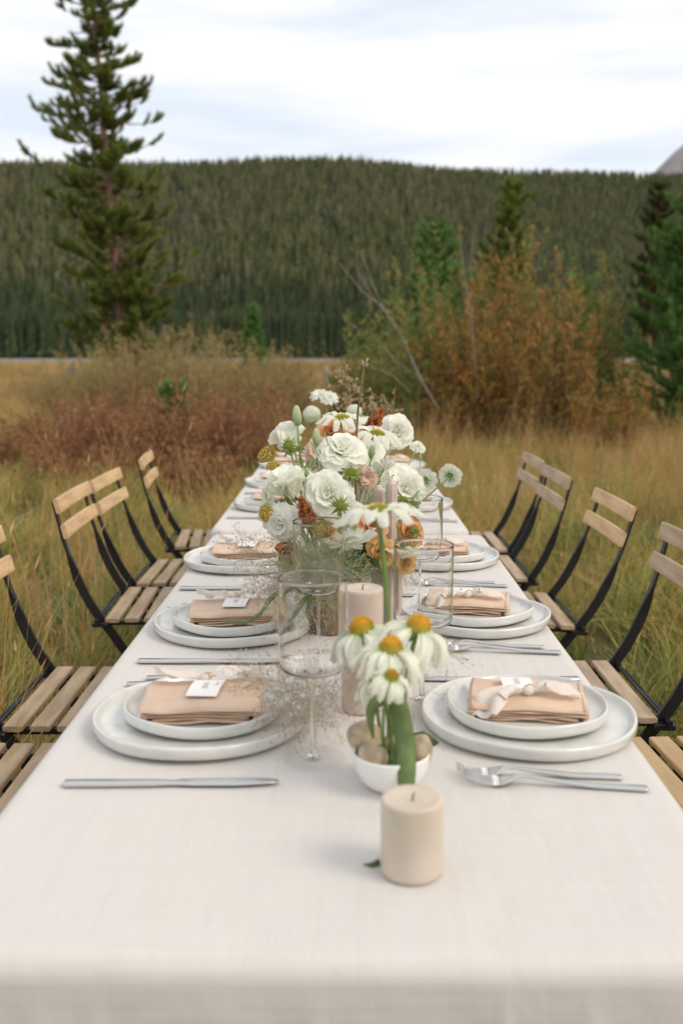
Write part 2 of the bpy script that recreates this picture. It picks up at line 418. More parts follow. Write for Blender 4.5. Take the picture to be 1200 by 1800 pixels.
scatter('forest', np.stack([xx, yy, zz], -1), np.stack([rr.uniform(-.03, .03, len(xx)), rr.uniform(-.03, .03, len(xx)), rr.uniform(0, 6.28, len(xx))], -1),
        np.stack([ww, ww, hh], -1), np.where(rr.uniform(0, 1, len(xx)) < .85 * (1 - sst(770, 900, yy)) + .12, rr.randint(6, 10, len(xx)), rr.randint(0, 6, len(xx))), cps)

# ------------------------------------------------------------ meadow grass
def grass_clump(seed, n, hgt, rad, lean, width, seedhead=0.0, mat='grass', curl=.5):
    r = np.random.RandomState(seed)
    V = []; F = []; b = 0
    ld = r.uniform(0, 6.28)
    for i in range(n):
        a = r.uniform(0, 6.28); q = rad * math.sqrt(r.uniform())
        p = np.array([q * math.cos(a), q * math.sin(a), -.02]); h = hgt * r.uniform(.45, 1.1)
        az = ld + r.normal(0, 1.1); le = lean * r.uniform(.3, 1.3)
        d = np.array([math.cos(az), math.sin(az), 0.]); sa = r.uniform(0, 6.28); s = np.array([math.cos(sa), math.sin(sa), 0.]) * width * r.uniform(.6, 1.3)
        K = 4
        for k in range(K + 1):
            t = k / K; c = p + d * h * le * t ** 2 + np.array([0, 0, h * (t - curl * le * .6 * t ** 3)])
            w = (1 - t ** 1.6) * .5 + .04
            V += [c - s * w, c + s * w]
        for k in range(K): F.append((b + 2 * k, b + 2 * k + 1, b + 2 * k + 3, b + 2 * k + 2))
        b += 2 * (K + 1)
        if r.uniform() < seedhead:
            t = 1.0; c = p + d * h * le + np.array([0, 0, h * (1 - curl * le * .6)]); up = np.array([d[0] * .4, d[1] * .4, 1.]) * .032
            V += [c, c + up * .4 + s * .6, c + up * 1.2, c + up * .4 - s * .6]; F.append((b, b + 1, b + 2, b + 3)); b += 4
    return np_mesh('grass_clump', np.array(V), F, M[mat])
gps = []
for s in range(3): gps.append(grass_clump(10 + s, 80, .52, .14, (.55, .95, 1.3)[s], .0062, .2, 'grass', .6))
for s in range(2): gps.append(grass_clump(20 + s, 80, .42, .16, (.8, 1.4)[s], .0055, 0, 'grass_green', .7))
for s in range(2): gps.append(grass_clump(30 + s, 60, .66, .18, .38, .0045, .7, 'grass_gold', .4))
for s in range(2): gps.append(grass_clump(40 + s, 26, .95, .22, .30, .0040, .9, 'grass_stalk', .35))
gpo = [proto('grass_clump', g) for g in gps]
P, Rr, S, I = [], [], [], []
rg = np.random.RandomState(11)
def sow(y0, y1, dens, s0, s1, wid=.70, wgt=(.46, .27, .27), wscale=1.0, x_ok=None):
    area_w = 2 * (wid * y1 + 1.6); n = int(dens * area_w * (y1 - y0))
    y = rg.uniform(y0, y1, n); x = rg.uniform(-area_w / 2, area_w / 2, n)
    k = np.abs(x) < wid * np.abs(y) + 1.6
    k &= ~((np.abs(x) < .30) & (y < 4.75) & (y > .7))
    k &= ~((x ** 2 + y ** 2) < .45 ** 2)
    if x_ok is not None: k &= x_ok(x, y)
    x, y = x[k], y[k]; n = len(x)
    z = ground_h(x, y); s = rg.uniform(s0, s1, n)
    s = s * (1 + .30 * vnoise(x, y, 2.6, 33))
    near = (np.abs(x) < .80) & (y < 4.9)
    s = np.where(near, s * .55, s)
    P.append(np.stack([x, y, z], -1)); Rr.append(np.stack([rg.uniform(-.1, .1, n), rg.uniform(-.1, .1, n), rg.uniform(0, 6.28, n)], -1))
    S.append(np.stack([s * wscale, s * wscale, s * rg.uniform(.8, 1.15, n)], -1))
    g = vnoise(x, y, .55, 21) * .25; u = np.clip(rg.uniform(0, 1, n) + g, 0, .999)
    c = np.cumsum(wgt); kind = np.searchsorted(c, u * c[-1])
    I.append(np.where(kind == 0, rg.randint(0, 3, n), np.where(kind == 1, rg.randint(3, 5, n), np.where(rg.uniform(0, 1, n) < .35, rg.randint(7, 9, n), rg.randint(5, 7, n)))))
sow(-3, 1.4, 8, .6, .9)
sow(1.4, 6.5, 19, .55, 1.15)
sow(6.5, 14, 15, .65, 1.0)
sow(14, 40, 5, .8, 1.2, wgt=(.35, .1, .55), wscale=1.5)
sow(40, 110, 1.1, .7, 1.1, wgt=(.35, .12, .53), wscale=3)
sow(110, 204, .30, .5, .8, wgt=(.3, .1, .6), wscale=9)
scatter('meadow_grass', np.concatenate(P), np.concatenate(Rr), np.concatenate(S), np.concatenate(I), gpo)
# ------------------------------------------------------------ trees and shrubs
def gz(x, y): return float(ground_h(x, y))
def tufts_mesh(name, pos, dirs, L, W, n, mat, seed=0, spread=.55):
    r = np.random.RandomState(seed); pos = np.asarray(pos); dirs = np.asarray(dirs)
    K = len(pos) * n
    p = np.repeat(pos, n, 0); d = np.repeat(dirs, n, 0)
    rnd = r.normal(0, 1, (K, 3)); rnd /= np.linalg.norm(rnd, axis=1)[:, None]
    nd = d + rnd * spread; nd /= np.linalg.norm(nd, axis=1)[:, None]
    sd = np.cross(nd, r.normal(0, 1, (K, 3))); sd /= np.linalg.norm(sd, axis=1)[:, None] + 1e-9
    l = L * r.uniform(.6, 1.15, (K, 1)); b = p - d * L * r.uniform(0, .6, (K, 1))
    V = np.stack([b - sd * W / 2, b + sd * W / 2, b + nd * l], 1).reshape(-1, 3)
    F = np.arange(K * 3).reshape(-1, 3)
    return np_mesh(name, V, F, mat)
def pine(label, x, y, H, radf, nlimb, ntuft, L, W, nn, trunk_r, mat='needles', seed=0, h0=.1, lean=(0, 0), rise=.25, group=None, z=None, bark='bark', name='pine_tree', bare=0, wild=0, wob=1):
    r = random.Random(seed); base = Vector((x, y, gz(x, y) - .05 if z is None else z))
    root = thing(name, label, 'tree', base, group=group)
    kx = r.uniform(-1, 1) * .015 * H * wob; ky = r.uniform(-1, 1) * .015 * H * wob
    def tp(t): return Vector((lean[0] * t + kx * math.sin(t * 5), lean[1] * t + ky * math.sin(t * 4 + 1), H * t))
    mb = MB(); mb.tube([tp(i / 16) for i in range(17)], [trunk_r * (1 - i / 16 * .93) for i in range(17)], 8); mb.build('trunk', M[bark], root)
    br = MB(); pos = []; dirs = []
    for i in range(nlimb):
        t = h0 + (1 - h0) * ((i + r.uniform(-.4, .4)) / nlimb); t = min(max(t, h0), .995)
        az = i * 2.39996 + r.uniform(-.5, .5) * (1 + 4 * wild); rise_ = rise + r.uniform(-.3, .35) * wild
        ln = radf(t, az) * r.uniform(.7 - .35 * wild, 1.12 + .1 * wild)
        if ln < .02: continue
        d = Vector((math.cos(az), math.sin(az), 0)); s = Vector((-d.y, d.x, 0)); bend = r.uniform(-.15, .15)
        a = tp(t); up = rise_ + (.5 - .3 * wild) * t * t
        def lp(u): return a + d * ln * u + s * ln * bend * u * u + Vector((0, 0, ln * (up * u - .22 * math.sin(u * 3.1) * (1 - t))))
        br.tube([lp(k / 4) for k in range(5)], [max(.006, trunk_r * (.22 + .10 * wild) * (1 - t * .6)) * (1 - .8 * k / 4) for k in range(5)], 4)
        nt_ = max(2, int(round(ntuft * (ln ** .7))))
        for k in range(nt_ + 1):
            u = 1.0 if k == nt_ else .12 + .86 * (k + r.random() * .8) / nt_
            q = lp(u); sd = s * (r.choice((-1, 1)) * r.uniform(.3, 1) if k < nt_ else 0)
            tl = (ln * .26 * (1.25 - u) + L * 1.1) * r.uniform(.6, 1.25)
            dd = (d * .6 + sd * .8 + Vector((0, 0, r.uniform(.0, .5)))).normalized(); upv = Vector((0, 0, r.uniform(.5, 1.0)))
            e = q + dd * tl * .6 + upv * tl * .45
            if wild and noise.noise(e * 1.7 + Vector((seed, 0, 0))) < -.10: continue
            br.tube([q, (q + e) / 2 - upv * tl * .08, e], [.006, .004, .002], 3, False)
            m = max(2, int(tl / (L * .38)))
            for j in range(m + 1):
                f = j / m; c = q.lerp(e, f) - upv * tl * .10 * math.sin(f * 3.14)
                pos.append(c[:]); dirs.append((dd * (1 - f * .6) + upv * (.3 + f)).normalized()[:])
    for k in range(10):      # leader
        q = tp(1 - .03 * k / 3); pos.append(q[:]); dirs.append((0, 0, 1))
    for k in range(bare):    # dead bare limbs
        t = r.uniform(h0, .55); az = r.uniform(0, 6.28); a = tp(t); ln = r.uniform(.5, 1.0) * max(radf(t, az), .8); d = Vector((math.cos(az), math.sin(az), r.uniform(-.5, .3)))
        br.tube([a, a + d * ln * .5 + Vector((0, 0, .08)), a + d * ln], [.028, .016, .005], 4)
    o = br.build('branch', M[bark], root); tag(o, kind='stuff')
    o = link('crown', tufts_mesh('crown', pos, dirs, L, W, nn, M[mat], seed), root); tag(o, kind='stuff')
    return root
def leaf_mesh(name, pos, dirs, l, w, mat, seed=0):
    r = np.random.RandomState(seed); p = np.asarray(pos); d = np.asarray(dirs); K = len(p)
    s = np.cross(d, r.normal(0, 1, (K, 3))); s /= np.linalg.norm(s, axis=1)[:, None] + 1e-9
    l = l * r.uniform(.6, 1.3, (K, 1)); w = w * r.uniform(.6, 1.3, (K, 1))
    V = np.stack([p, p + d * l * .45 + s * w / 2, p + d * l, p + d * l * .45 - s * w / 2], 1).reshape(-1, 3)
    return np_mesh(name, V, np.arange(K * 4).reshape(-1, 4), mat)
def shrub(name, label, x, y, H, rad, nst, nleaf, ll, lw, mat, stem='stem_brown', seed=0, sr=.006, fan=.6, cat='shrub', group=None, start=.25, twig=.3, lean=(0, 0)):
    r = random.Random(seed); base = Vector((x, y, gz(x, y) - .03))
    root = thing(name, label, cat, base, group=group)
    st = MB(); pos = []; dirs = []
    for i in range(nst):
        a = r.uniform(0, 6.28); q = rad * .38 * math.sqrt(r.random()); o = Vector((q * math.cos(a), q * math.sin(a), 0))
        a2 = a + r.uniform(-.6, .6); rr_ = r.random() ** .6
        h = H * (1 - .40 * rr_ * rr_) * (r.uniform(.45, .9) if r.random() < .8 else r.uniform(.9, 1.12)); sp = (rad - q * .6) * rr_ * fan * 1.4
        tip = o + Vector((math.cos(a2) * sp + lean[0] * h, math.sin(a2) * sp + lean[1] * h, h)); k1 = r.uniform(-.08, .08) * H
        def lp(u):
            c = o.lerp(tip, u ** .9); c.z = tip.z * (1 - (1 - u) ** 1.35); c.x += k1 * math.sin(u * 3); return c
        st.tube([lp(k / 4) for k in range(5)], [sr * (1 - .8 * k / 4) for k in range(5)], 3, cap=False)
        for k in range(nleaf):
            u = start + (1 - start) * r.random() ** .85; c = lp(u); t = (lp(min(1, u + .03)) - lp(u - .03)).normalized()
            an = r.uniform(0, 6.28); sd = Vector((math.cos(an), math.sin(an), r.uniform(-.1, .5)))
            c = c + sd * twig * (1.05 - u) * r.random()
            dd = (t * .7 + sd * .7).normalized(); pos.append(c[:]); dirs.append(dd[:])
    st.build('stem', M[stem], root).__setitem__('kind', 'stuff')
    o = link('leaves', leaf_mesh('leaves', pos, dirs, ll, lw, M[mat], seed), root); tag(o, kind='stuff')
    return root

# big lodgepole pine on the left, measured in picture rows at 28 m
PY = 28.0
BH = 15.6
def big_rad(t, az):
    z = t * BH; px_row = YH - (z - 1.242) * FPX / PY / .99
    c = math.cos(az)
    L_ = np.interp(px_row, [-260, -120, 0, 40, 90, 112, 130, 200, 250, 268, 285, 330, 350, 400, 450, 500, 560, 600, 640], [10, 80, 130, 140, 110, 40, 60, 118, 128, 60, 60, 125, 120, 80, 85, 100, 95, 85, 50])
    R_ = np.interp(px_row, [-260, -120, 0, 90, 115, 135, 200, 235, 262, 290, 330, 350, 380, 450, 500, 540, 580, 640], [10, 40, 60, 85, 45, 60, 75, 85, 50, 80, 100, 45, 100, 115, 115, 105, 85, 60])
    sd = (L_ if c < 0 else R_) * PY / FPX
    return sd * (.42 + .58 * abs(c))
pine('tall lodgepole pine standing by itself above the meadow, bare orange trunk showing through', D(224, 620, PY).x, PY, BH, big_rad, 380, 9, .175, .032, 18, .14, 'needles', 4, .045, lean=(-.88, 0), rise=.0, bare=22, wild=1, wob=.2)
# the pines and firs on the right
pine('bushy green pine at the right edge of the meadow with branches to the ground', D(1225, 700, 13.5).x, 13.5, 3.6, lambda t, a: 1.0 * (1 - t) ** .5 * (.8 + .2 * math.sin(a * 3)) + .12, 130, 15, .11, .013, 18, .06, 'needles_young', 12, .05, rise=.15)
pine('dark slender pine with bare lower trunk behind the bushy pine', D(1142, 620, 30).x, 30, 6.2, lambda t, a: .95 * (1.05 - t) ** .6 if t > .36 else .25, 70, 8, .17, .035, 16, .10, 'needles_dark', 13, .3, rise=.1, bare=14)
pine('pointed young pine rising highest out of the orange willows', D(885, 700, 17.5).x, 17.5, 4.1, lambda t, a: .85 * (1 - t) ** .8 + .08, 90, 12, .11, .016, 17, .05, 'needles', 14, .08, rise=.3)
pine('pale green young pine among the willows, left of the pointed one', D(768, 700, 16.5).x, 16.5, 3.25, lambda t, a: .72 * (1 - t) ** .6 + .08, 66, 12, .12, .016, 17, .04, 'needles_young', 15, .08, rise=.7)
pine('low young pine half buried in the willows near the dark slender pine', D(1010, 700, 16.5).x, 16.5, 2.35, lambda t, a: .7 * (1 - t) ** .6 + .08, 36, 9, .10, .013, 15, .04, 'needles_young', 16, .08, rise=.5)
pine('small bright green spruce alone at the lake edge of the meadow', D(445, 640, 42).x, 42, 3.3, lambda t, a: .55 * (1 - t) ** .7 + .06, 80, 10, .16, .04, 15, .05, 'needles_young', 17, .05, rise=.35)
pine('tiny pine sapling poking out of the rust brown shrubs', D(308, 760, 10.2).x, 10.2, 1.03, lambda t, a: .20 * (1 - t) ** .5 + .03, 26, 16, .07, .009, 16, .012, 'needles_young', 18, .45, rise=.8)

# willows on the right
wil = [  # px, Y, height, radius, leaf material, stems, label
    (668, 13.2, 1.95, .70, 'wil_green', 90, 'yellowing green willow shrub at the left end of the orange thicket'),
    (728, 14.2, 2.55, .75, 'wil_green', 110, 'green and orange willow under the pale green young pine'),
    (790, 15.3, 2.95, .75, 'wil_green', 110, 'tall green willow between the two young pines'),
    (815, 13.4, 2.20, .75, 'wil_orange', 110, 'orange willow shrub in the middle of the thicket'),
    (880, 14.4, 3.05, .75, 'wil_orange', 120, 'tallest orange willow, in front of the pointed young pine'),
    (935, 15.4, 2.95, .75, 'wil_green', 110, 'tall green tinged willow behind the rusty orange one'),
    (960, 13.2, 2.15, .75, 'wil_orange', 110, 'dense rusty orange willow right of the tallest one'),
    (1000, 14.6, 2.65, .70, 'wil_orange', 90, 'orange topped willow towards the right end of the thicket'),
    (1045, 14.0, 2.45, .65, 'wil_green', 60, 'thin willow with sparse orange leaf tips near the right pine'),
    (1065, 12.4, 1.15, .60, 'wil_orange', 60, 'low brown willow at the right foot of the thicket'),
    (640, 15.0, 1.3, .6, 'wil_straw', 70, 'low straw coloured willow at the far left foot of the thicket')]
for k, (px, Y, H, rd, mt_, ns, lb) in enumerate(wil):
    shrub('willow_shrub', lb, D(px, 700, Y).x, Y, H, rd, int(ns * 1.0), 42, .09, .026, mt_, 'stem_brown', 40 + k, .008, cat='shrub', group='willow thicket beside the tables', twig=.09, start=.26, fan=.6)
# dead grey branches leaning left out of the thicket
dr = thing('dead_branch', 'bare grey dead branches leaning left out of the willow thicket', 'dead wood', (D(735, 700, 12.6).x, 12.6, 0))
mb = MB(); o0 = dr.location
def dp(px, py, Y=12.6): return D(px, py, Y) - o0
mb.tube([dp(770, 720), dp(735, 660), dp(705, 590, 12.5), dp(672, 540, 12.4), dp(636, 512, 12.4), dp(596, 462, 12.3)], [.02, .017, .014, .011, .008, .003], 6)
mb.tube([dp(690, 565, 12.45), dp(652, 520), dp(626, 470)], [.010, .007, .003], 5)
mb.tube([dp(672, 540, 12.4), dp(655, 500), dp(634, 440)], [.009, .006, .003], 5)
mb.tube([dp(740, 665), dp(700, 640), dp(655, 590), dp(600, 560)], [.012, .009, .006, .003], 5)
mb.tube([dp(720, 690), dp(690, 660), dp(640, 640), dp(605, 610)], [.011, .008, .005, .002], 5)
mb.tube([dp(840, 700), dp(828, 560), dp(812, 455), dp(805, 400)], [.010, .008, .006, .002], 5)
mb.tube([dp(822, 500), dp(828, 450), dp(832, 415)], [.010, .007, .003], 5)
mb.build('branch', M['greybark'], dr)

# left: rust dwarf birch, straw willows
rust = [(5, 10.4, .62, .65), (95, 11.2, .92, .8), (165, 9.6, .86, .7), (245, 10.4, 1.10, .8), (318, 9.5, .85, .7), (385, 10.0, 1.15, .8), (440, 11.5, .95, .6), (120, 9.0, .50, .5), (345, 8.3, .48, .45), (-90, 10, .6, .7)]
rl = ['rust brown dwarf birch at the left edge of the picture', 'rust brown dwarf birch second from the left edge, set back', 'rust brown dwarf birch behind the two touching chair backs on the left',
      'wide rust brown dwarf birch behind the farthest left chair', 'rust brown dwarf birch beside the farthest left chair back', 'rust brown dwarf birch nearest the far table on the left',
      'brown dwarf birch at the right end of the left thicket', 'low dark dwarf birch tuft in front of the left thicket', 'low orange brown dwarf birch tuft right of the farthest left chair', 'rust brown dwarf birch just outside the left edge']
for k, ((px, Y, H, rd), lb) in enumerate(zip(rust, rl)):
    shrub('dwarf_birch', lb, D(px, 700, Y).x, Y, H, rd, 170, 46, .032, .021, 'rust', 'stem_brown', 70 + k, .006, fan=.68, group='rust brown dwarf birches on the left', twig=.22, start=.3)
straw = [(215, 15.0, 1.6, .85), (285, 13.8, 1.65, .9), (350, 14.5, 1.75, .85), (410, 12.6, 1.5, .85), (462, 13.8, 1.35, .7), (140, 17.0, 1.4, .8), (495, 19, .8, .6), (590, 24, .8, .7), (530, 27, .9, .7), (60, 24, .75, .8), (1085, 19, 1.0, .8), (1130, 24, 1.3, .9), (1170, 20, .9, .8), (1060, 27, 1.35, .9), (505, 36, 1.3, .9), (640, 34, 1.35, 1.0), (20, 40, 1.0, 1.0), (560, 60, 1.2, 1.4)]
sl = ['straw coloured willow at the foot of the tall pine', 'reddish straw willow right of the tall pine trunk', 'tallest straw willow between the tall pine and the lone spruce', 'straw willow in front of the lone spruce', 'thin straw willow just right of the lone spruce',
      'yellowish willow left of the tall pine trunk', 'low straw shrub where the left thicket ends', 'small straw shrub beside the grey stump', 'small straw shrub between spruce and grey stump', 'low straw shrub beside the driftwood stump', 'low tawny shrub just right of the orange thicket', 'tawny shrub at the foot of the dark slender pine', 'low tawny shrub left of the bushy pine', 'far tawny shrub behind the right end of the orange thicket', 'far straw shrub right of the lone spruce', 'far straw shrub at the left edge of the orange thicket', 'far straw shrub near the lake at the left picture edge', 'far low shrub by the lake behind the grey stump']
for k, ((px, Y, H, rd), lb) in enumerate(zip(straw, sl)):
    shrub('straw_willow', lb, D(px, 700, Y).x, Y, H, rd, 250, 46, .055, .015, 'wil_straw', 'stem_tan' if k % 2 else 'stem_brown', 90 + k, .0055, fan=.8, group='straw coloured willows of the meadow', twig=.22, start=.25)

# stumps
def stump(label, px, Y, H, rad, tilt, seed):
    r = random.Random(seed); x = D(px, 700, Y).x
    root = thing('tree_stump', label, 'stump', (x, Y, gz(x, Y)), group='weathered stumps in the meadow')
    mb = MB(); mb.tube([(0, 0, -.05), (tilt * .3, 0, H * .35), (tilt * .7, .05, H * .7), (tilt, 0, H)], [rad * 1.5, rad, rad * .75, rad * .3], 9)
    mb.build('trunk', M['greybark'], root)
    for k in range(5):
        a = k * 1.3 + r.random(); rt = MB(); rt.tube([(0, 0, H * .15), (math.cos(a) * rad * 1.8, math.sin(a) * rad * 1.8, H * .12), (math.cos(a) * rad * 3, math.sin(a) * rad * 3, -.02)], [rad * .5, rad * .35, rad * .12], 6); rt.build('root', M['greybark'], root)
stump('leaning weathered driftwood stump left of the tall pine', 105, 30, 1.15, .18, .55, 1)
stump('pale grey stump in the open grass beyond the tables', 578, 30, .95, .16, -.1, 2)
# ------------------------------------------------------------ table, cloths
def cloth_mat(name, c):
    m, nt, b = new_mat(name); n, l = nt.nodes, nt.links
    t = n.new('ShaderNodeTexCoord')
    def nz(scale, stretch, det=2):
        mp_ = n.new('ShaderNodeMapping'); mp_.inputs['Scale'].default_value = stretch; l.new(t.outputs['Object'], mp_.inputs[0])
        q = n.new('ShaderNodeTexNoise'); q.inputs['Scale'].default_value = scale; q.inputs['Detail'].default_value = det; l.new(mp_.outputs[0], q.inputs['Vector']); return q.outputs['Fac']
    a = nz(7, (1, 38, 38), 4); bb = nz(7, (38, 1, 1.2), 4); big = nz(4, (1.6, .8, 1), 4)
    ad = n.new('ShaderNodeMath'); l.new(a, ad.inputs[0]); l.new(bb, ad.inputs[1])
    r = n.new('ShaderNodeValToRGB'); r.color_ramp.elements[0].position = .38; r.color_ramp.elements[1].position = .58
    r.color_ramp.elements[0].color = (c[0] * .96, c[1] * .955, c[2] * .94, 1); r.color_ramp.elements[1].color = (*c, 1)
    h = n.new('ShaderNodeMath'); h.operation = 'MULTIPLY'; h.inputs[1].default_value = .5; l.new(ad.outputs[0], h.inputs[0]); l.new(h.outputs[0], r.inputs[0])
    l.new(r.outputs[0], b.inputs['Base Color']); b.inputs['Roughness'].default_value = .85; b.inputs['Specular IOR Level'].default_value = .2
    b.inputs['Sheen Weight'].default_value = .15
    bp = n.new('ShaderNodeBump'); bp.inputs['Strength'].default_value = .35; bp.inputs['Distance'].default_value = .0012; l.new(ad.outputs[0], bp.inputs['Height'])
    b2 = n.new('ShaderNodeBump'); b2.inputs['Strength'].default_value = .6; b2.inputs['Distance'].default_value = .02; l.new(big, b2.inputs['Height'])
    l.new(b2.outputs[0], bp.inputs['Normal']); l.new(bp.outputs[0], b.inputs['Normal'])
    return m
M['cloth'] = cloth_mat('linen_tablecloth', (.625, .595, .568))
M['wood'] = pbr('chair_wood', (.66, .45, .245), .55, c2=(.50, .33, .175), vscale=9, stretch=(6, .7, 6), bump=.25, bscale=40, detail=7)
M['wood_grey'] = pbr('grey_chair_wood', (.47, .355, .24), .6, c2=(.35, .25, .165), vscale=9, stretch=(6, .7, 6), bump=.3, bscale=40, detail=7)  # greyer, darker wood tone for some of the right-hand chairs
M['wood_seat'] = pbr('chair_seat_wood', (.44, .32, .20), .6, c2=(.31, .22, .135), vscale=9, stretch=(6, .7, 6), bump=.3, bscale=40, detail=7)
M['wood_pale'] = pbr('pale_chair_wood', (.56, .38, .20), .5, c2=(.46, .30, .155), vscale=9, stretch=(6, .7, 6), bump=.2, bscale=40, detail=7)
M['steel_black'] = pbr('black_painted_steel', (.012, .012, .013), .38, bump=.1, bscale=80)
M['tabletop'] = pbr('folding_table_top', (.45, .45, .43), .5)

def cloth(label, cx, y0, y1, w, rot, seed, rnd=.018, crn=.03, z=.75, fall=.70):
    r = random.Random(seed); L = y1 - y0; cy = (y0 + y1) / 2
    hx, hy = w / 2, L / 2
    pts = []     # outline, parametrised by arc
    def outline(hx_, hy_, rad_, n=1000):
        segs = []; per = 4 * (hx_ + hy_)
        out = []
        for i in range(n):
            s = i / n * 4; e = int(s); f = s - e
            # edge e from corner to corner
            c = [(-hx_, -hy_), (hx_, -hy_), (hx_, hy_), (-hx_, hy_)]
            a, b_ = c[e], c[(e + 1) % 4]
            out.append((a[0] + (b_[0] - a[0]) * f, a[1] + (b_[1] - a[1]) * f))
        res = []
        for (px, py) in out:
            qx, qy = px, py
            ix, iy = max(-hx_ + rad_, min(hx_ - rad_, px)), max(-hy_ + rad_, min(hy_ - rad_, py))
            dx, dy = px - ix, py - iy; dl = math.hypot(dx, dy)
            if abs(dx) > 1e-9 and abs(dy) > 1e-9: qx, qy = ix + dx / dl * rad_, iy + dy / dl * rad_
            nx_, ny_ = (dx / dl, dy / dl) if dl > 1e-9 else (0, 0)
            res.append((qx, qy, nx_, ny_))
        return res
    o = outline(hx, hy, crn); n = len(o)
    vs = []; fs = []
    rings = []
    kmax = 1 - (rnd + .006) / hx
    for k in [q * kmax for q in (0.02, .2, .4, .6, .75, .87, .95, 1.0)]:
        rings.append([(x * k if True else 0, (hy - (hx - hx * k)) / hy * y if abs(y) > 0 else 0, None) for (x, y, a, b_) in o])
    def lowf(x, y): return .0012 * math.sin(9 * x + 3 * y + seed) + .0010 * math.sin(7 * y - 5 * x)
    for rg_ in rings:
        vs += [(x, y, z + lowf(x, y) * .8) for (x, y, _) in rg_]
    for a in (0, 18, 36, 54, 72, 90):
        an = R(a)
        for (x, y, nx_, ny_) in o:
            vs.append((x - nx_ * rnd * (1 - math.sin(an)), y - ny_ * rnd * (1 - math.sin(an)), z + lowf(x, y) * .8 * math.cos(an) - rnd * (1 - math.cos(an))))
    D_ = 18
    for k in range(1, D_ + 1):
        t = k / D_
        for i, (x, y, nx_, ny_) in enumerate(o):
            s = i / n * 2 * math.pi
            fold = math.sin(s * 23 + seed) * .5 + math.sin(s * 41 + 2 * seed) * .3 + math.sin(s * 11) * .4
            amp = .004 * t ** .6 + .020 * t ** 1.4
            cnr = abs(nx_ * ny_) * 2
            off = amp * fold + .035 * t * (1 + 2.0 * cnr) * .6
            for (xc, wd, am) in ((.135, .006, .0035), (.205, .007, .004), (-.205, .010, .003), (-.02, .008, .0025), (-.31, .012, .003), (.30, .010, .003)):
                if y < 0 and abs(nx_) < .3: off += am * math.exp(-((x - xc) / wd) ** 2) * min(1, t * 9)
            vs.append((x + nx_ * off, y + ny_ * off, z - rnd - (fall - rnd) * t))
    nr = len(vs) // n
    for j in range(nr - 1):
        for i in range(n): fs.append((j * n + i, j * n + (i + 1) % n, (j + 1) * n + (i + 1) % n, (j + 1) * n + i))
    fs.append(tuple(range(n)))
    fs = [tuple(reversed(f)) for f in fs[:-1]] + [fs[-1]]
    mb = MB(); mb.add(vs, fs); ob = mb.build('tablecloth', M['cloth'])
    ob.location = (cx, cy, 0); ob.rotation_euler = (0, 0, rot)
    tag(ob, label, 'tablecloth', 'cream tablecloths on the dining tables')
    # the folding table under it
    t_ = thing('folding_table', label.replace('cream linen cloth over', 'folding table under the cloth,'), 'table', (cx, cy, 0), (0, 0, rot), 'folding tables under the cloths')
    a = MB(); a.box((0, 0, z - .024), (w - .04, L - .04, .036)); a.build('tabletop', M['tabletop'], t_, False)
    for sx in (-1, 1):
        for sy in (-1, 1):
            b = MB(); b.tube([(sx * (hx - .09), sy * (hy - .25), 0), (sx * (hx - .09), sy * (hy - .25), z - .042)], .0125, 8); b.build('leg', M['steel_black'], t_)
    return ob
cloth('cream linen cloth over the nearer long dining table', .008, .748, 2.752, .766, R(-.5), 1, rnd=.022)
cloth('cream linen cloth over the farther long dining table', -.005, 2.80, 4.76, .752, R(0.0), 2, rnd=.02, crn=.06)

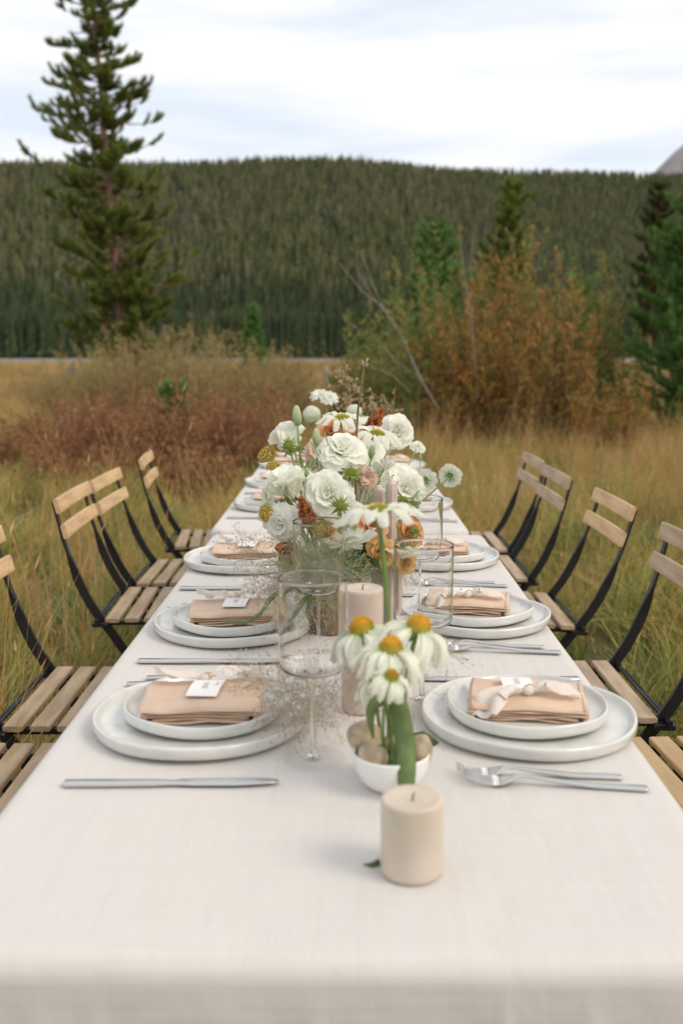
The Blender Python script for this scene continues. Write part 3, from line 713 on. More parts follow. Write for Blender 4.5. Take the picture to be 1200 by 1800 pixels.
# ------------------------------------------------------------ folding slatted chairs
def make_chair(name, label, wb, ws):
    t = thing(name, label, 'chair')
    Wd = .43
    for i in range(6):
        m = MB(); m.bbox((.022 + i * .0585, 0, .452), (.043, Wd - .01 + .004 * math.sin(i * 5), .014), .0025); m.build('seat_slat', ws, t, False)
    for k, (x, z) in enumerate(((-.126, .802), (-.107, .726))):
        m = MB(); rt = Matrix.Rotation(R(-14), 3, 'Y')
        n = 8; vs = []; fs = []
        for i in range(n + 1):
            yy_ = (i / n - .5) * Wd; bow = -.005 * (1 - (2 * i / n - 1) ** 2)
            for (a, b_) in ((-.006, -.021), (.006, -.021), (.0075, -.018), (.0075, .018), (.005, .022), (-.005, .022), (-.0075, .018), (-.0075, -.018)):
                q = rt @ Vector((a, 0, b_)); vs.append((x + q.x + bow, yy_, z + q.z))
        for i in range(n):
            for j in range(8): fs.append((i * 8 + j, i * 8 + (j + 1) % 8, (i + 1) * 8 + (j + 1) % 8, (i + 1) * 8 + j))
        fs += [tuple(range(7, -1, -1)), tuple(range(n * 8, n * 8 + 8))]
        m.add(vs, fs); m.build('back_slat', wb, t, False)
    prof = [(-.137, .814), (-.132, .79), (-.122, .745), (-.112, .70), (-.103, .66), (-.094, .628), (-.080, .585), (-.062, .54), (-.042, .50), (-.018, .462), (.012, .42), (.07, .33), (.16, .19), (.275, .0)]
    for s in (-1, 1):
        y = s * (Wd / 2 - .018); vs = []; fs = []
        for i, (x, z) in enumerate(prof):
            a = Vector(prof[max(0, i - 1)]); b_ = Vector(prof[min(len(prof) - 1, i + 1)]); tn = (b_ - a).normalized(); nn = Vector((-tn.y, tn.x))
            u = 0 if z > .66 else (1 if z < .60 else (.66 - z) / .06)
            wa = .0035 + u * .0095; wb_ = .011 - u * .0065
            for (p, q) in ((-1, -1), (1, -1), (1, 1), (-1, 1)):
                vs.append((x + nn.x * wa * p + (-.003 if z > .68 else 0) , y + wb_ * q, z + nn.y * wa * p))
        for i in range(len(prof) - 1):
            for j in range(4): fs.append((i * 4 + j, i * 4 + (j + 1) % 4, (i + 1) * 4 + (j + 1) % 4, (i + 1) * 4 + j))
        fs += [(3, 2, 1, 0), tuple(range(len(vs) - 4, len(vs)))]
        m = MB(); m.add(vs, fs); m.build('side_frame', M['steel_black'], t, False)
        yi = s * (Wd / 2 - .036)
        m = MB(); m.box((.158, yi, .438), (.335, .018, .012)); m.build('seat_rail', M['steel_black'], t, False)
        m = MB(); p0, p1 = Vector((.31, yi, .43)), Vector((-.10, yi, .0)); dd = (p1 - p0); ang = math.atan2(dd.z, dd.x)
        m.box((p0 + p1) / 2, (dd.length, .008, .024), Matrix.Rotation(-ang, 3, 'Y')); m.build('rear_leg', M['steel_black'], t, False)
        m = MB(); m.bbox((-.012, s * (Wd / 2 - .012), .442), (.045, .05, .012), .002); m.tube([(-.02, s * (Wd / 2 - .04), .455), (-.02, s * (Wd / 2 + .018), .455)], .006, 8); m.build('bracket', M['steel_black'], t, False)
    for (x, z) in ((-.018, .452), (-.04, .437), (.215, .10), (-.07, .05)):
        m = MB(); m.tube([(x, -Wd / 2 + .02, z), (x, Wd / 2 - .02, z)], .0045, 6); m.build('cross_rod', M['steel_black'], t)
    return t
chA = make_chair('folding_chair', '', M['wood'], M['wood_seat'])
chB = make_chair('folding_chair', '', M['wood_grey'], M['wood_grey'])
chC = make_chair('folding_chair', '', M['wood_pale'], M['wood_pale'])
chairs = [  # side, rear x, y, yaw tweak, tilt, proto, label
    (-1, -.730, 1.735, 0, 0, 'A', 'slatted folding chair at lower left, only its seat slats in the picture'),
    (-1, -.727, 2.245, 0, 0, 'A', 'left folding chair with its whole seat showing, back cut off by picture edge'),
    (-1, -.722, 3.13, 2, 0, 'A', 'left folding chair with the widest yellow back slats, overlapping the next one'),
    (-1, -.700, 3.60, 0, 2, 'A', 'left folding chair squeezed between two others, greyer slats'),
    (-1, -.712, 4.28, 5, 0, 'A', 'farthest folding chair on the left, standing clear of the others'),
    (1, .752, 1.775, 3, 0, 'C', 'nearest right folding chair, only two yellow seat slats in the picture'),
    (1, .693, 2.295, 0, 0, 'B', 'right folding chair with its back slats cut off by the picture edge'),
    (1, .655, 3.05, 0, 4, 'A', 'right folding chair standing alone in the middle with back slats fully showing'),
    (1, .655, 3.68, 0, 1, 'B', 'right folding chair second from the far end, overlapping the last chair'),
    (1, .672, 4.22, 0, 1, 'B', 'farthest folding chair on the right')]
used = set()
for (sd, x, y, yaw, tilt, pr, lb) in chairs:
    src = {'A': chA, 'B': chB, 'C': chC}[pr]
    o = src if pr not in used else copy_tree(src)
    used.add(pr)
    o.location = (x, y, 0); o.rotation_euler = (0, R(-tilt if sd < 0 else -tilt), (R(yaw) if sd < 0 else math.pi + R(yaw)))
    tag(o, lb, 'chair', 'slatted folding chairs along the tables')

# ------------------------------------------------------------ tableware
def stone_mat(name, c, c2):
    m = pbr(name, c, .16, c2=c2, vscale=26, detail=5); b = m.node_tree.nodes['Principled BSDF']
    nt = m.node_tree; n = nt.nodes.new('ShaderNodeTexNoise'); n.inputs['Scale'].default_value = 14; n.inputs['Detail'].default_value = 2
    bp = nt.nodes.new('ShaderNodeBump'); bp.inputs['Strength'].default_value = .35; bp.inputs['Distance'].default_value = .01
    t = nt.nodes.new('ShaderNodeTexCoord'); nt.links.new(t.outputs['Object'], n.inputs['Vector']); nt.links.new(n.outputs['Fac'], bp.inputs['Height']); nt.links.new(bp.outputs[0], b.inputs['Normal'])
    b.inputs['Coat Weight'].default_value = .4; b.inputs['Coat Roughness'].default_value = .08
    return m
M['stone'] = stone_mat('pale_celadon_glaze', (.70, .69, .655), (.62, .62, .595))
M['steel'] = pbr('brushed_steel', (.62, .61, .60), .27, 1, bump=.15, bscale=200, stretch=(.1, 1, 1))
M['napkin'] = pbr('blush_cotton', (.69, .50, .365), .85, c2=(.62, .44, .315), vscale=30, bump=.5, bscale=500, Sheen_Weight=.2)
M['ribbon'] = petal_mat('cream_chiffon', (.84, .78, .72), (.90, .85, .80), .35, .8, 60, tinted=False)
M['card'] = pbr('white_card', (.83, .81, .80), .7, bump=.2, bscale=300)
M['ink'] = pbr('grey_ink', (.30, .29, .31), .7)
M['brass'] = pbr('brass_ring', (.75, .55, .22), .25, 1)
gm, nt, b = new_mat('clear_glass')
b.inputs['Base Color'].default_value = (1, 1, 1, 1); b.inputs['Roughness'].default_value = 0.0; b.inputs['IOR'].default_value = 1.42; b.inputs['Transmission Weight'].default_value = 1
M['glass'] = gm
gm, nt, b = new_mat('thin_blown_glass')      # walls so thin that they hardly bend light: clear, with Fresnel reflection
n, l = nt.nodes, nt.links
tp_ = n.new('ShaderNodeBsdfTransparent'); tp_.inputs[0].default_value = (.995, .995, .995, 1)
gg = n.new('ShaderNodeBsdfGlossy'); gg.inputs['Roughness'].default_value = .02
ge_ = n.new('ShaderNodeNewGeometry'); dt = n.new('ShaderNodeVectorMath'); dt.operation = 'DOT_PRODUCT'; l.new(ge_.outputs['Normal'], dt.inputs[0]); l.new(ge_.outputs['Incoming'], dt.inputs[1])
ab = n.new('ShaderNodeMath'); ab.operation = 'ABSOLUTE'; l.new(dt.outputs['Value'], ab.inputs[0])
iv = n.new('ShaderNodeMath'); iv.operation = 'SUBTRACT'; iv.inputs[0].default_value = 1; l.new(ab.outputs[0], iv.inputs[1])
pw = n.new('ShaderNodeMath'); pw.operation = 'POWER'; pw.inputs[1].default_value = 5; l.new(iv.outputs[0], pw.inputs[0])
fr = n.new('ShaderNodeMath'); fr.operation = 'MULTIPLY_ADD'; fr.inputs[1].default_value = .45; fr.inputs[2].default_value = .02; l.new(pw.outputs[0], fr.inputs[0])
ms_ = n.new('ShaderNodeMixShader'); l.new(fr.outputs[0], ms_.inputs[0]); l.new(tp_.outputs[0], ms_.inputs[1]); l.new(gg.outputs[0], ms_.inputs[2]); l.new(ms_.outputs[0], n['Material Output'].inputs[0])
M['thin_glass'] = gm

def plate_mesh(name, Rr_, h, seed):
    r = random.Random(seed); p1, p2, p3 = r.uniform(0, 6), r.uniform(0, 6), r.uniform(0, 6)
    def wob(a, j): return .010 * math.sin(2 * a + p1) + .006 * math.sin(3 * a + p2) + .003 * math.sin(7 * a + p3)
    w = .0035
    prof = [(0.0001, .006), (Rr_ * .45, .0062), (Rr_ * .80, .0068), (Rr_ * .895, .0085), (Rr_ * .935, .012), (Rr_ * .955, h - .004), (Rr_ * .968, h - .0006), (Rr_ * .982, h), (Rr_ * .995, h - .001),
            (Rr_, h - .004), (Rr_ * .995, h * .45), (Rr_ * .975, h * .2), (Rr_ * .93, .0015), (Rr_ * .86, 0.0), (0.0001, .0005)]
    m = MB(); m.lathe(prof, 72, wob); me = m.mesh(name, M['stone'])
    for v in me.vertices:
        q = math.hypot(v.co.x, v.co.y) / Rr_
        if q > .7: v.co.z += (q - .7) * .006 * math.sin(3 * math.atan2(v.co.y, v.co.x) + p2)
    return me
big_me = [plate_mesh('dinner_plate', .1445, .021, s) for s in (1, 2)]
small_me = [plate_mesh('side_plate', .110, .020, s) for s in (3, 4)]

def napkin_mesh(seed, loops=1):
    r = random.Random(seed); mb = MB(); W_, L_ = .156, .118
    z = 0; n = 6
    for k in range(n):
        th = .0028 + r.uniform(0, .0008); last = k == n - 1
        hw, hl = W_ / 2 - r.uniform(0, .006) - (0.010 if k < 2 else 0), L_ / 2 - r.uniform(0, .004)
        if last: hw += .003; hl += .003; th = .0032
        A, Bn = 40, 30; vs = []; fs = []
        ph = r.uniform(0, 6)
        for side in (0, 1):
            for i in range(A + 1):
                for j in range(Bn + 1):
                    u, v = i / A * 2 - 1, j / Bn * 2 - 1
                    e = max(abs(u), abs(v)); f = 1 - max(0, (e - .975) / .025) ** 2 * 0.85
                    zz_ = z + th / 2 + (th / 2 * f if side else -th / 2 * f)
                    zz_ += .0011 * math.sin(u * 4 + ph + k) + .0007 * math.sin(v * 5 + ph)
                    if last: zz_ += .0015 * (1 - v * v) * (1 - u * u) - (.003 * max(0, (e - .93) / .07) ** 2)
                    vs.append((u * hw + .0012 * math.sin(v * 6 + ph), v * hl + .0012 * math.sin(u * 7 + ph), zz_))
        S_ = (A + 1) * (Bn + 1)
        for i in range(A):
            for j in range(Bn):
                a = i * (Bn + 1) + j
                fs.append((S_ + a, S_ + a + Bn + 1, S_ + a + Bn + 2, S_ + a + 1)); fs.append((a, a + 1, a + Bn + 2, a + Bn + 1))
        per = [(i, 0) for i in range(A)] + [(A, j) for j in range(Bn)] + [(i, Bn) for i in range(A, 0, -1)] + [(0, j) for j in range(Bn, 0, -1)]
        for q in range(len(per)):
            a = per[q][0] * (Bn + 1) + per[q][1]; c2 = per[(q + 1) % len(per)]; c_ = c2[0] * (Bn + 1) + c2[1]
            fs.append((a, c_, S_ + c_, S_ + a))
        mb.add(vs, fs); z += th + .0004
    # the soft rolled folds at both ends
    for k in range(3):
        for sx in (-1, 1):
            zc_ = .004 + k * .0068; mb.tube([(sx * (W_ / 2 - .005), -L_ / 2 + .003, zc_), (sx * (W_ / 2 - .0045), 0, zc_ + .0004), (sx * (W_ / 2 - .005), L_ / 2 - .003, zc_)], .0034, 8)
    return mb.mesh('folded_cloth', M['napkin']), z
nap_me = [napkin_mesh(1), napkin_mesh(2)]
def strip(mb, path, ws, twist=0, ruff=.004, seed=0, n=24):
    """a ribbon: path points, half widths, with crinkles across it"""
    r = random.Random(seed); ph = r.uniform(0, 6)
    pts = [Vector(p) for p in path]; vs = []; m = 7
    for i in range(n + 1):
        t = i / n * (len(pts) - 1); k = min(int(t), len(pts) - 2); f = t - k
        f2 = f * f * (3 - 2 * f)
        p = pts[k].lerp(pts[k + 1], f); w = ws[k] + (ws[k + 1] - ws[k]) * f2
        tn = (pts[min(k + 1, len(pts) - 1)] - pts[k]).normalized(); s = tn.cross(Vector((0, 0, 1)))
        s = s.normalized() if s.length > .05 else Vector((1, 0, 0))
        s = (Matrix.Rotation(twist * i / n, 3, tn) @ s)
        nn = s.cross(tn)
        for j in range(m + 1):
            v = j / m * 2 - 1
            e = r.uniform(-.0012, .0012) if abs(v) > .95 or i in (n,) else 0
            vs.append(p + s * (v * w + e) + nn * (ruff * math.sin(v * 5 + ph + i * .25) * min(1, w * 80)) + tn * e * 2)
    fs = [(i * (m + 1) + j, i * (m + 1) + j + 1, (i + 1) * (m + 1) + j + 1, (i + 1) * (m + 1) + j) for i in range(n) for j in range(m)]
    mb.add(vs, fs)
def make_napkin(kind, v, card_rot, text):
    """kind 'L': bow on the far edge with the card lying toward the camera; 'R': bow on the near edge, card behind it"""
    t = thing('napkin', '', 'napkin')
    me, h = nap_me[v % 2]; link('folded_cloth', me, t)
    rb = MB()
    s = 1 if kind == 'L' else -1
    by = .044 if kind == 'L' else -.016
    z = h + .004
    rb.ball((0, by, z + .004), .009, 10, 7, (1.0, .9, .7))
    rd = random.Random(v * 7 + (3 if kind == 'L' else 0))
    if kind == 'L':
        strip(rb, [(-.004, by, z + .004), (-.022, by + .002, z + .010), (-.045, by + .008, z + .008), (-.062, by + .018 * rd.uniform(.6, 1.3), z + .006)], [.005, .014, .021, .024], .5, .005, v)
        strip(rb, [(.004, by, z + .004), (.024, by + .008, z + .012), (.052, by + .010, z + .010), (.080, by + .016, z + .004)], [.005, .015, .020, .017], -.4, .005, v + 9)
        strip(rb, [(0, by, z + .006), (.002, by + .02, z + .003), (.002, by + .03, z - .004), (.0, by + .030, z - .02)], [.006, .006, .006, .006], 0, .001, v)
    else:
        strip(rb, [(-.004, by, z + .004), (-.026, by - .010, z + .010), (-.048, by - .026, z + .004), (-.060, by - .052, z - .016)], [.005, .015, .023, .024], .35, .005, v)
        strip(rb, [(.004, by, z + .004), (.022, by + .006, z + .012), (.045, by + .003, z + .009), (.068, by - .004, z + .002)], [.005, .015, .018, .009], -.3, .006, v + 5)
    rb.build('ribbon', M['ribbon'], t)
    cd = MB(); cw, ch = .042, .088 if kind == 'L' else .064
    rz = Matrix.Rotation(card_rot, 3, 'Z')
    cc = Vector((.004, by - .036, z + .0015)) if kind == 'L' else Vector((-.014, by + .036, z + .0022))
    n = 8; vs = []; 
    for i in range(n + 1):
        for sx in (-1, 1):
            vv = i / n - .5; vs.append(cc + rz @ Vector((sx * cw / 2, vv * ch * .8, .0025 * math.cos(vv * 3))))
    vs2 = [p - Vector((0, 0, .0006)) for p in vs]; k = len(vs); fs = [(2 * i, 2 * i + 1, 2 * i + 3, 2 * i + 2) for i in range(n)]
    fs2 = [tuple(x + k for x in reversed(f)) for f in fs]; rim = [(2 * i, 2 * i + 2, k + 2 * i + 2, k + 2 * i) for i in range(n)] + [(2 * i + 1, k + 2 * i + 1, k + 2 * i + 3, 2 * i + 3) for i in range(n)] + [(0, k, k + 1, 1), (2 * n, 2 * n + 1, k + 2 * n + 1, k + 2 * n)]
    cd.add(vs + vs2, fs + fs2 + rim); co = cd.build('place_card', M['card'], t, False)
    cu = bpy.data.curves.new('lettering', 'FONT'); cu.body = text; cu.size = .0095; cu.align_x = 'CENTER'; cu.align_y = 'CENTER'; cu.space_character = 1.1
    tmp = bpy.data.objects.new('lettering', cu); col.objects.link(tmp); dg = bpy.context.evaluated_depsgraph_get()
    tme = bpy.data.meshes.new_from_object(tmp.evaluated_get(dg)); bpy.data.objects.remove(tmp)
    tme.materials.clear(); tme.materials.append(M['ink'])
    lt = link('lettering', tme, co); lt.location = cc + Vector((0, 0, .0036)); lt.rotation_euler = (0, 0, card_rot + (math.pi / 2 if kind == 'L' else -math.pi / 2))
    rg_ = MB(); rg_.tube([(.0075 * math.cos(a), by - s * .004 + .003 * math.sin(a), z + .005 + .006 * math.sin(a + .5)) for a in np.linspace(0, 2 * math.pi, 17)], .0011, 6, False)
    rg_.build('ring', M['brass'], t)
    return t

def knife_mesh():
    mb = MB(); st = [(0, .0062, .0020), (.002, .0070, .0027), (.05, .0070, .0027), (.105, .0060, .0026), (.120, .0050, .0022), (.127, .0054, .0016), (.133, .0075, .0010), (.150, .0092, .0009), (.20, .0100, .0008), (.232, .0080, .0006), (.243, .0050, .0005), (.248, .001, .0003)]
    vs = []; fs = []
    for i, (x, w, h) in enumerate(st):
        yo = 0 if x < .13 else (.002 if x < .22 else .0035)
        for (a, b_) in ((-1, -.5), (-.8, -1), (.8, -1), (1, -.5), (1, .5), (.8, 1), (-.8, 1), (-1, .5)): vs.append((x - .124, a * w + yo, .0030 + b_ * h))
    for i in range(len(st) - 1):
        for j in range(8): fs.append((i * 8 + j, (i + 1) * 8 + j, (i + 1) * 8 + (j + 1) % 8, i * 8 + (j + 1) % 8))
    fs += [tuple(range(8)), tuple(range(len(vs) - 1, len(vs) - 9, -1))]
    mb.add(vs, fs); return mb.mesh('knife', M['steel'], True)
def fork_mesh(L=.208):
    mb = MB(); k = L / .208
    def zf(x): return float(np.interp(x, [0, .08, .125, .142, .156, .170, .190, .208], [.0025, .0035, .010, .0125, .0075, .0035, .0055, .0125]))
    st = [(0, .0052), (.003, .0058), (.06, .0050), (.11, .0036), (.135, .0026), (.145, .0034), (.152, .0075), (.158, .0105), (.165, .0120), (.171, .0122)]
    vs = []; fs = []
    for i, (x, w) in enumerate(st):
        h = .0019 if x < .12 else .0013
        for (a, b_) in ((-1, -.6), (-.8, -1), (.8, -1), (1, -.6), (1, .6), (.8, 1), (-.8, 1), (-1, .6)): vs.append(((x - .104) * k, a * w, zf(x) + b_ * h - (abs(a) < 2) * 0 - (.0015 * (1 - a * a) if x > .15 else 0)))
    for i in range(len(st) - 1):
        for j in range(8): fs.append((i * 8 + j, (i + 1) * 8 + j, (i + 1) * 8 + (j + 1) % 8, i * 8 + (j + 1) % 8))
    fs += [tuple(range(8)), tuple(range(len(vs) - 1, len(vs) - 9, -1))]
    mb.add(vs, fs)
    for q in range(4):
        y = (q - 1.5) * .0068
        mb.tube([((x - .104) * k, y * (1 - .1 * (x - .17) / .04), zf(x)) for x in (.168, .178, .188, .198, .208)], [.0021, .0017, .0015, .0013, .0008], 6)
    return mb.mesh('fork', M['steel'], True)
kn_me, fk_me, fs_me = knife_mesh(), fork_mesh(), fork_mesh(.192)

rows = ['nearest the camera', 'second from the camera', 'third from the camera', 'first on the far table', 'middle one on the far table', 'farthest from the camera']
sett = {'L': [(355, 1272), (411, 1105), (430, 991), (488, 891), (497, 852), (512, 821)],
        'R': [(926, 1272), (829, 1090), (771, 986), (717, 891), (703, 852), (690, 822)]}
txt = ['JESSE', 'KAREN', 'DAVID', 'ANNA', 'MARK', 'ELLEN']
def place(me_or_obj, loc, rz, label, cat, group, name):
    o = link(name, me_or_obj); o.location = loc; o.rotation_euler = (0, 0, rz); tag(o, label, cat, group); return o
rj = random.Random(5)
napL = make_napkin('L', 1, R(-7), 'JESSE'); napR = make_napkin('R', 2, R(6), 'ALEX')
nfirst = {'L': True, 'R': True}
for sd in 'LR':
    sg = -1 if sd == 'L' else 1; side = 'left' if sd == 'L' else 'right'
    for i, (px, py) in enumerate(sett[sd]):
        c = G(px, py); a = rj.uniform(0, 6)
        place(big_me[(i + (sd == 'R')) % 2], (c.x, c.y, .7512), a, f'large pale dinner plate on the {side} side, {rows[i]}', 'plate', 'large stoneware dinner plates', 'dinner_plate')
        off = {('L', 0): (.001, .018), ('R', 0): (.002, .018), ('L', 1): (-.004, .012), ('R', 1): (.006, .014)}.get((sd, i), (rj.uniform(-.004, .006), .010))
        place(small_me[(i + (sd == 'R')) % 2], (c.x + off[0], c.y + off[1], .7512 + .0085), a + 1, f'small pale side plate on the {side} side, {rows[i]}', 'plate', 'small stoneware plates stacked on the dinner plates', 'side_plate')
        nt_ = napL if sd == 'L' else napR
        o = nt_ if nfirst[sd] else copy_tree(nt_)
        nfirst[sd] = False
        dx, dy, rz = {('L', 0): (.001, .008, 3), ('R', 0): (.002, .015, -8), ('L', 1): (.0, .010, 5), ('R', 1): (-.005, .028, -10), ('L', 2): (.004, .012, 3), ('R', 2): (-.006, .012, -4)}.get((sd, i), (0, .01, rj.uniform(-6, 6)))
        o.location = (c.x + dx, c.y + dy, .7512 + .0085 + .0078); o.rotation_euler = (0, 0, R(rz))
        tag(o, f'folded blush napkin tied with cream ribbon, {side} side, {rows[i]}', 'napkin', 'folded blush napkins on the plates')
        # cutlery
        if sd == 'L':
            kc = [(302, 1382), (377, 1166), (418, 1037), (470, 912), (490, 868), (508, 834)][i]; fc = [(357, 1194), (396, 1066), (420, 966), (480, 882), (493, 843), (507, 815)][i]
        else:
            kc = [(874, 1197), (792, 1049), (752, 966), (703, 878), (694, 842), (684, 814)][i]; fc = [(956, 1372), (862, 1141), (797, 1027), (737, 915), (716, 870), (702, 836)][i]
        k = G(*kc); kz = .7512
        place(kn_me, (k.x, k.y, kz), (R(rj.uniform(-1, 1)) if sd == 'L' else math.pi + R(-1.5)), f'steel table knife on the {side} side, {rows[i]}', 'knife', 'table knives', 'table_knife')
        f = G(*fc)
        for q in range(2):
            if sd == 'L': loc = (f.x - q * .016 + .01, f.y - q * .026, kz + .0002); rz = R(2 if q == 0 else 4)
            else: loc = (f.x - .006 + q * .014, f.y - q * .026 + .006, kz + .0002); rz = math.pi - R(3 + 3 * q)
            place(fs_me if q == 0 else fk_me, loc, rz, f'steel {"inner" if (q == 1) == (sd == "L") else "outer"} dinner fork on the {side} side, {rows[i]}'.replace('inner dinner', 'inner').replace('outer dinner', 'outer'), 'fork', 'forks', 'fork')

# glasses
def make_glass(H=.229, Rb=.042, bowl=.118, foot=.039):
    t = thing('wine_glass', '', 'glass'); w = .0009; zb = H - bowl
    prof = [(.0001, .0017), (.0090, .0017), (.0058, .0034), (.0036, .009), (.0029, .03), (.0029, zb - .012), (.0036, zb - .004), (.0075, zb - .0004), (.014, zb + .0002), (.032, zb + .0014), (.0385, zb + .0042), (Rb - .0008, zb + .009), (Rb, zb + .016), (Rb, zb + .022), (Rb, zb + .06), (Rb, H - .004), (Rb, H - .0009), (Rb - w / 2, H),
            (Rb - w, H - .0009), (Rb - w, H - .004), (Rb - w, zb + .06), (Rb - w, zb + .022), (Rb - w, zb + .017), (Rb - w - .0008, zb + .0105), (.0378, zb + .0060), (.0315, zb + .0032), (.014, zb + .0018), (.004, zb + .0016), (.0001, zb + .0016)]
    m = MB(); m.lathe(prof, 64); m.build('bowl', M['glass'], t)
    m = MB(); m.lathe([(.0001, 0.0), (foot - .002, 0.0), (foot - .0006, 0.0), (foot, .0004), (foot - .0002, .0009), (foot - .001, .0011), (foot - .003, .00113), (.028, .0013), (.0092, .0015), (.0001, .0015)], 56); m.build('foot', M['thin_glass'], t)
    return t
gl = make_glass(); glk = kids(gl)
for gi_, (px, py, s, lb) in enumerate(((551, 1334, 1.0, 'tall cylindrical wine glass nearest the camera, right of the near left plate'), (561, 1158, 1.0, 'tall cylindrical wine glass right of the second left plate, by the vase'),
                     (741, 1231, 1.0, 'tall cylindrical wine glass left of the near right plate'), (736, 1086, 1.0, 'tall cylindrical wine glass left of the second right plate'),
                     (668, 985, 1.0, 'wine glass half hidden behind the tall white flowers'), (548, 966, 1.0, 'wine glass behind the white flowers on the left'), (612, 905, 1.0, 'wine glass on the far table behind the bouquet'), (655, 872, 1.0, 'farthest wine glass on the far table'))):
    c = G(px, py); o = gl if gi_ == 0 else copy_tree(gl, None, glk); o.location = (c.x, c.y, .7514); o.rotation_euler = (0, 0, rj.uniform(0, 6)); tag(o, lb, 'glass', 'tall cylindrical wine glasses')

# candles
def wax(name, c, c2=None, sss=.3):
    m = pbr(name, c, .45, c2=c2, vscale=18, bump=.15, bscale=25, detail=6); b = m.node_tree.nodes['Principled BSDF']
    b.inputs['Subsurface Weight'].default_value = sss; b.inputs['Subsurface Radius'].default_value = (.02, .012, .008); b.inputs['Subsurface Scale'].default_value = .6
    return m
M['wax_pillar'] = wax('beige_wax', (.62, .54, .45), (.57, .49, .40)); M['wax_tall'] = wax('pale_stone_wax', (.62, .53, .45), (.50, .40, .33)); M['wax_taper'] = wax('blush_wax', (.60, .48, .43), (.52, .41, .37))
M['wick'] = pbr('wick', (.12, .10, .08), .9); M['brown'] = pbr('brown_stoneware', (.20, .125, .07), .8, c2=(.12, .07, .04), vscale=22, bump=.7, bscale=45)
def pillar(label, px, py, r_, h, mat):
    c = G(px, py); t = thing('pillar_candle', label, 'candle', (c.x, c.y, .7505))
    m = MB(); m.lathe([(.0001, 0), (r_ * .93, 0), (r_ * .99, .002), (r_, .006), (r_ * 1.002, h * .5), (r_, h - .006), (r_ * .985, h - .002), (r_ * .94, h), (r_ * .8, h - .0018), (r_ * .4, h - .0035), (.0001, h - .004)], 48, lambda a, j: .006 * math.sin(2 * a + j * .4) + .004 * math.sin(5 * a + j))
    m.build('wax', M[mat], t); w = MB(); w.tube([(0, 0, h - .006), (.0005, 0, h + .001), (.002, .001, h + .004)], .001, 6); w.build('wick', M['wick'], t)
pillar('short beige pillar candle alone at the front of the table', 723, 1531, .0300, .0755, 'wax_pillar')
pillar('tall mottled pillar candle behind the coneflowers', 636, 1247, .0288, .176, 'wax_tall')
def taper(label, px, py, h, r_=.0115, Y=None):
    c = G(px, py) if Y is None else Vector((D(px, py, Y).x, Y, .75)); t = thing('taper_candle', label, 'candle', (c.x, c.y, .7505), group='blush taper candles')
    m = MB(); m.lathe([(.0001, 0), (r_ * 1.15, 0), (r_ * 1.1, .02), (r_, h * .5), (r_ * .93, h - .02), (r_ * .8, h - .010), (r_ * .45, h - .003), (.0001, h)], 8); m.build('wax', M['wax_taper'], t, False)
    w = MB(); w.tube([(0, 0, h - .003), (.0005, 0, h + .003), (.003, 0, h + .006), (.005, 0, h + .004)], .0009, 6); w.build('wick', M['wick'], t)
taper('left one of two blush tapers standing together behind the tall pillar candle', 663, 1098, .262)
taper('right one of two blush tapers standing together behind the tall pillar candle', 686, 1104, .276)
taper('blush taper behind the brown flower stalk in the bouquet', 632, 1020, .300)
taper('blush taper at the left behind the bouquet, below the coneflower', 595, 985, .272)
taper('far blush taper between the white flower clusters', 598, 912, .287, Y=3.0)
taper('blush taper half hidden beside the big white rose', 646, 1010, .215)
# ------------------------------------------------------------ flowers
M['p_white'] = petal_mat('white_rose_petal', (.88, .90, .76), (.97, .965, .94), .42, .6, 60, .014)
M['p_white2'] = petal_mat('white_scabious_petal', (.74, .80, .62), (.92, .93, .88), .45, .6, 120, .008)
M['p_cone'] = petal_mat('coneflower_petal', (.80, .86, .64), (.95, .95, .90), .5, .6, 90, .010)
M['p_peach'] = petal_mat('peach_rose_petal', (.80, .36, .12), (.86, .52, .28), .35, .55, 60, .03)
M['p_yellow'] = petal_mat('apricot_rose_petal', (.82, .50, .16), (.86, .62, .30), .35, .55, 60, .03)
M['p_blush'] = petal_mat('blush_petal', (.72, .48, .36), (.80, .62, .52), .35, .6, 60, .03)
M['stem'] = pbr('green_stem', (.16, .24, .06), .5, c2=(.10, .17, .04), vscale=30)
M['stem2'] = pbr('pale_green_stem', (.26, .34, .12), .5, c2=(.18, .26, .08), vscale=30)
M['stem_b'] = pbr('brown_stem', (.17, .12, .05), .6, c2=(.10, .08, .03), vscale=40)
M['leaf'] = leafy('flower_leaf', [(.17, .25, .09), (.27, .36, .15)], .35, islands=False, pos_scale=45)
M['leaf_dark'] = leafy('dark_leaf', [(.055, .10, .035), (.11, .17, .06)], .3, islands=False, pos_scale=45)
M['bud'] = petal_mat('bud', (.38, .50, .22), (.66, .72, .48), .3, .5, 80, .03)
M['sepal'] = leafy('sepal', [(.16, .26, .06), (.28, .38, .12)], .3)
M['cone_o'] = petal_mat('coneflower_cone', (.22, .28, .05), (.78, .44, .05), .05, .7, 300, .014)
M['cone_g'] = petal_mat('coneflower_cone_green', (.20, .28, .05), (.62, .50, .09), .05, .7, 300, .013)
M['yarrow'] = leafy('golden_yarrow', [(.50, .34, .07), (.70, .50, .12), (.58, .48, .14)], .1)
M['rustfl'] = leafy('rust_celosia', [(.22, .06, .02), (.38, .12, .03), (.50, .20, .05)], .15)
M['panic'] = leafy('panic_grass', [(.62, .54, .42), (.72, .66, .54), (.46, .36, .27)], .3)
M['panic_g'] = leafy('green_panic_grass', [(.58, .66, .42), (.74, .80, .60), (.88, .90, .78)], .5)
M['dry'] = leafy('dried_sprigs', [(.50, .38, .20), (.62, .50, .32)], .2)
M['seed'] = leafy('grass_seeds', [(.28, .20, .14), (.44, .34, .25), (.58, .48, .37)], 0)

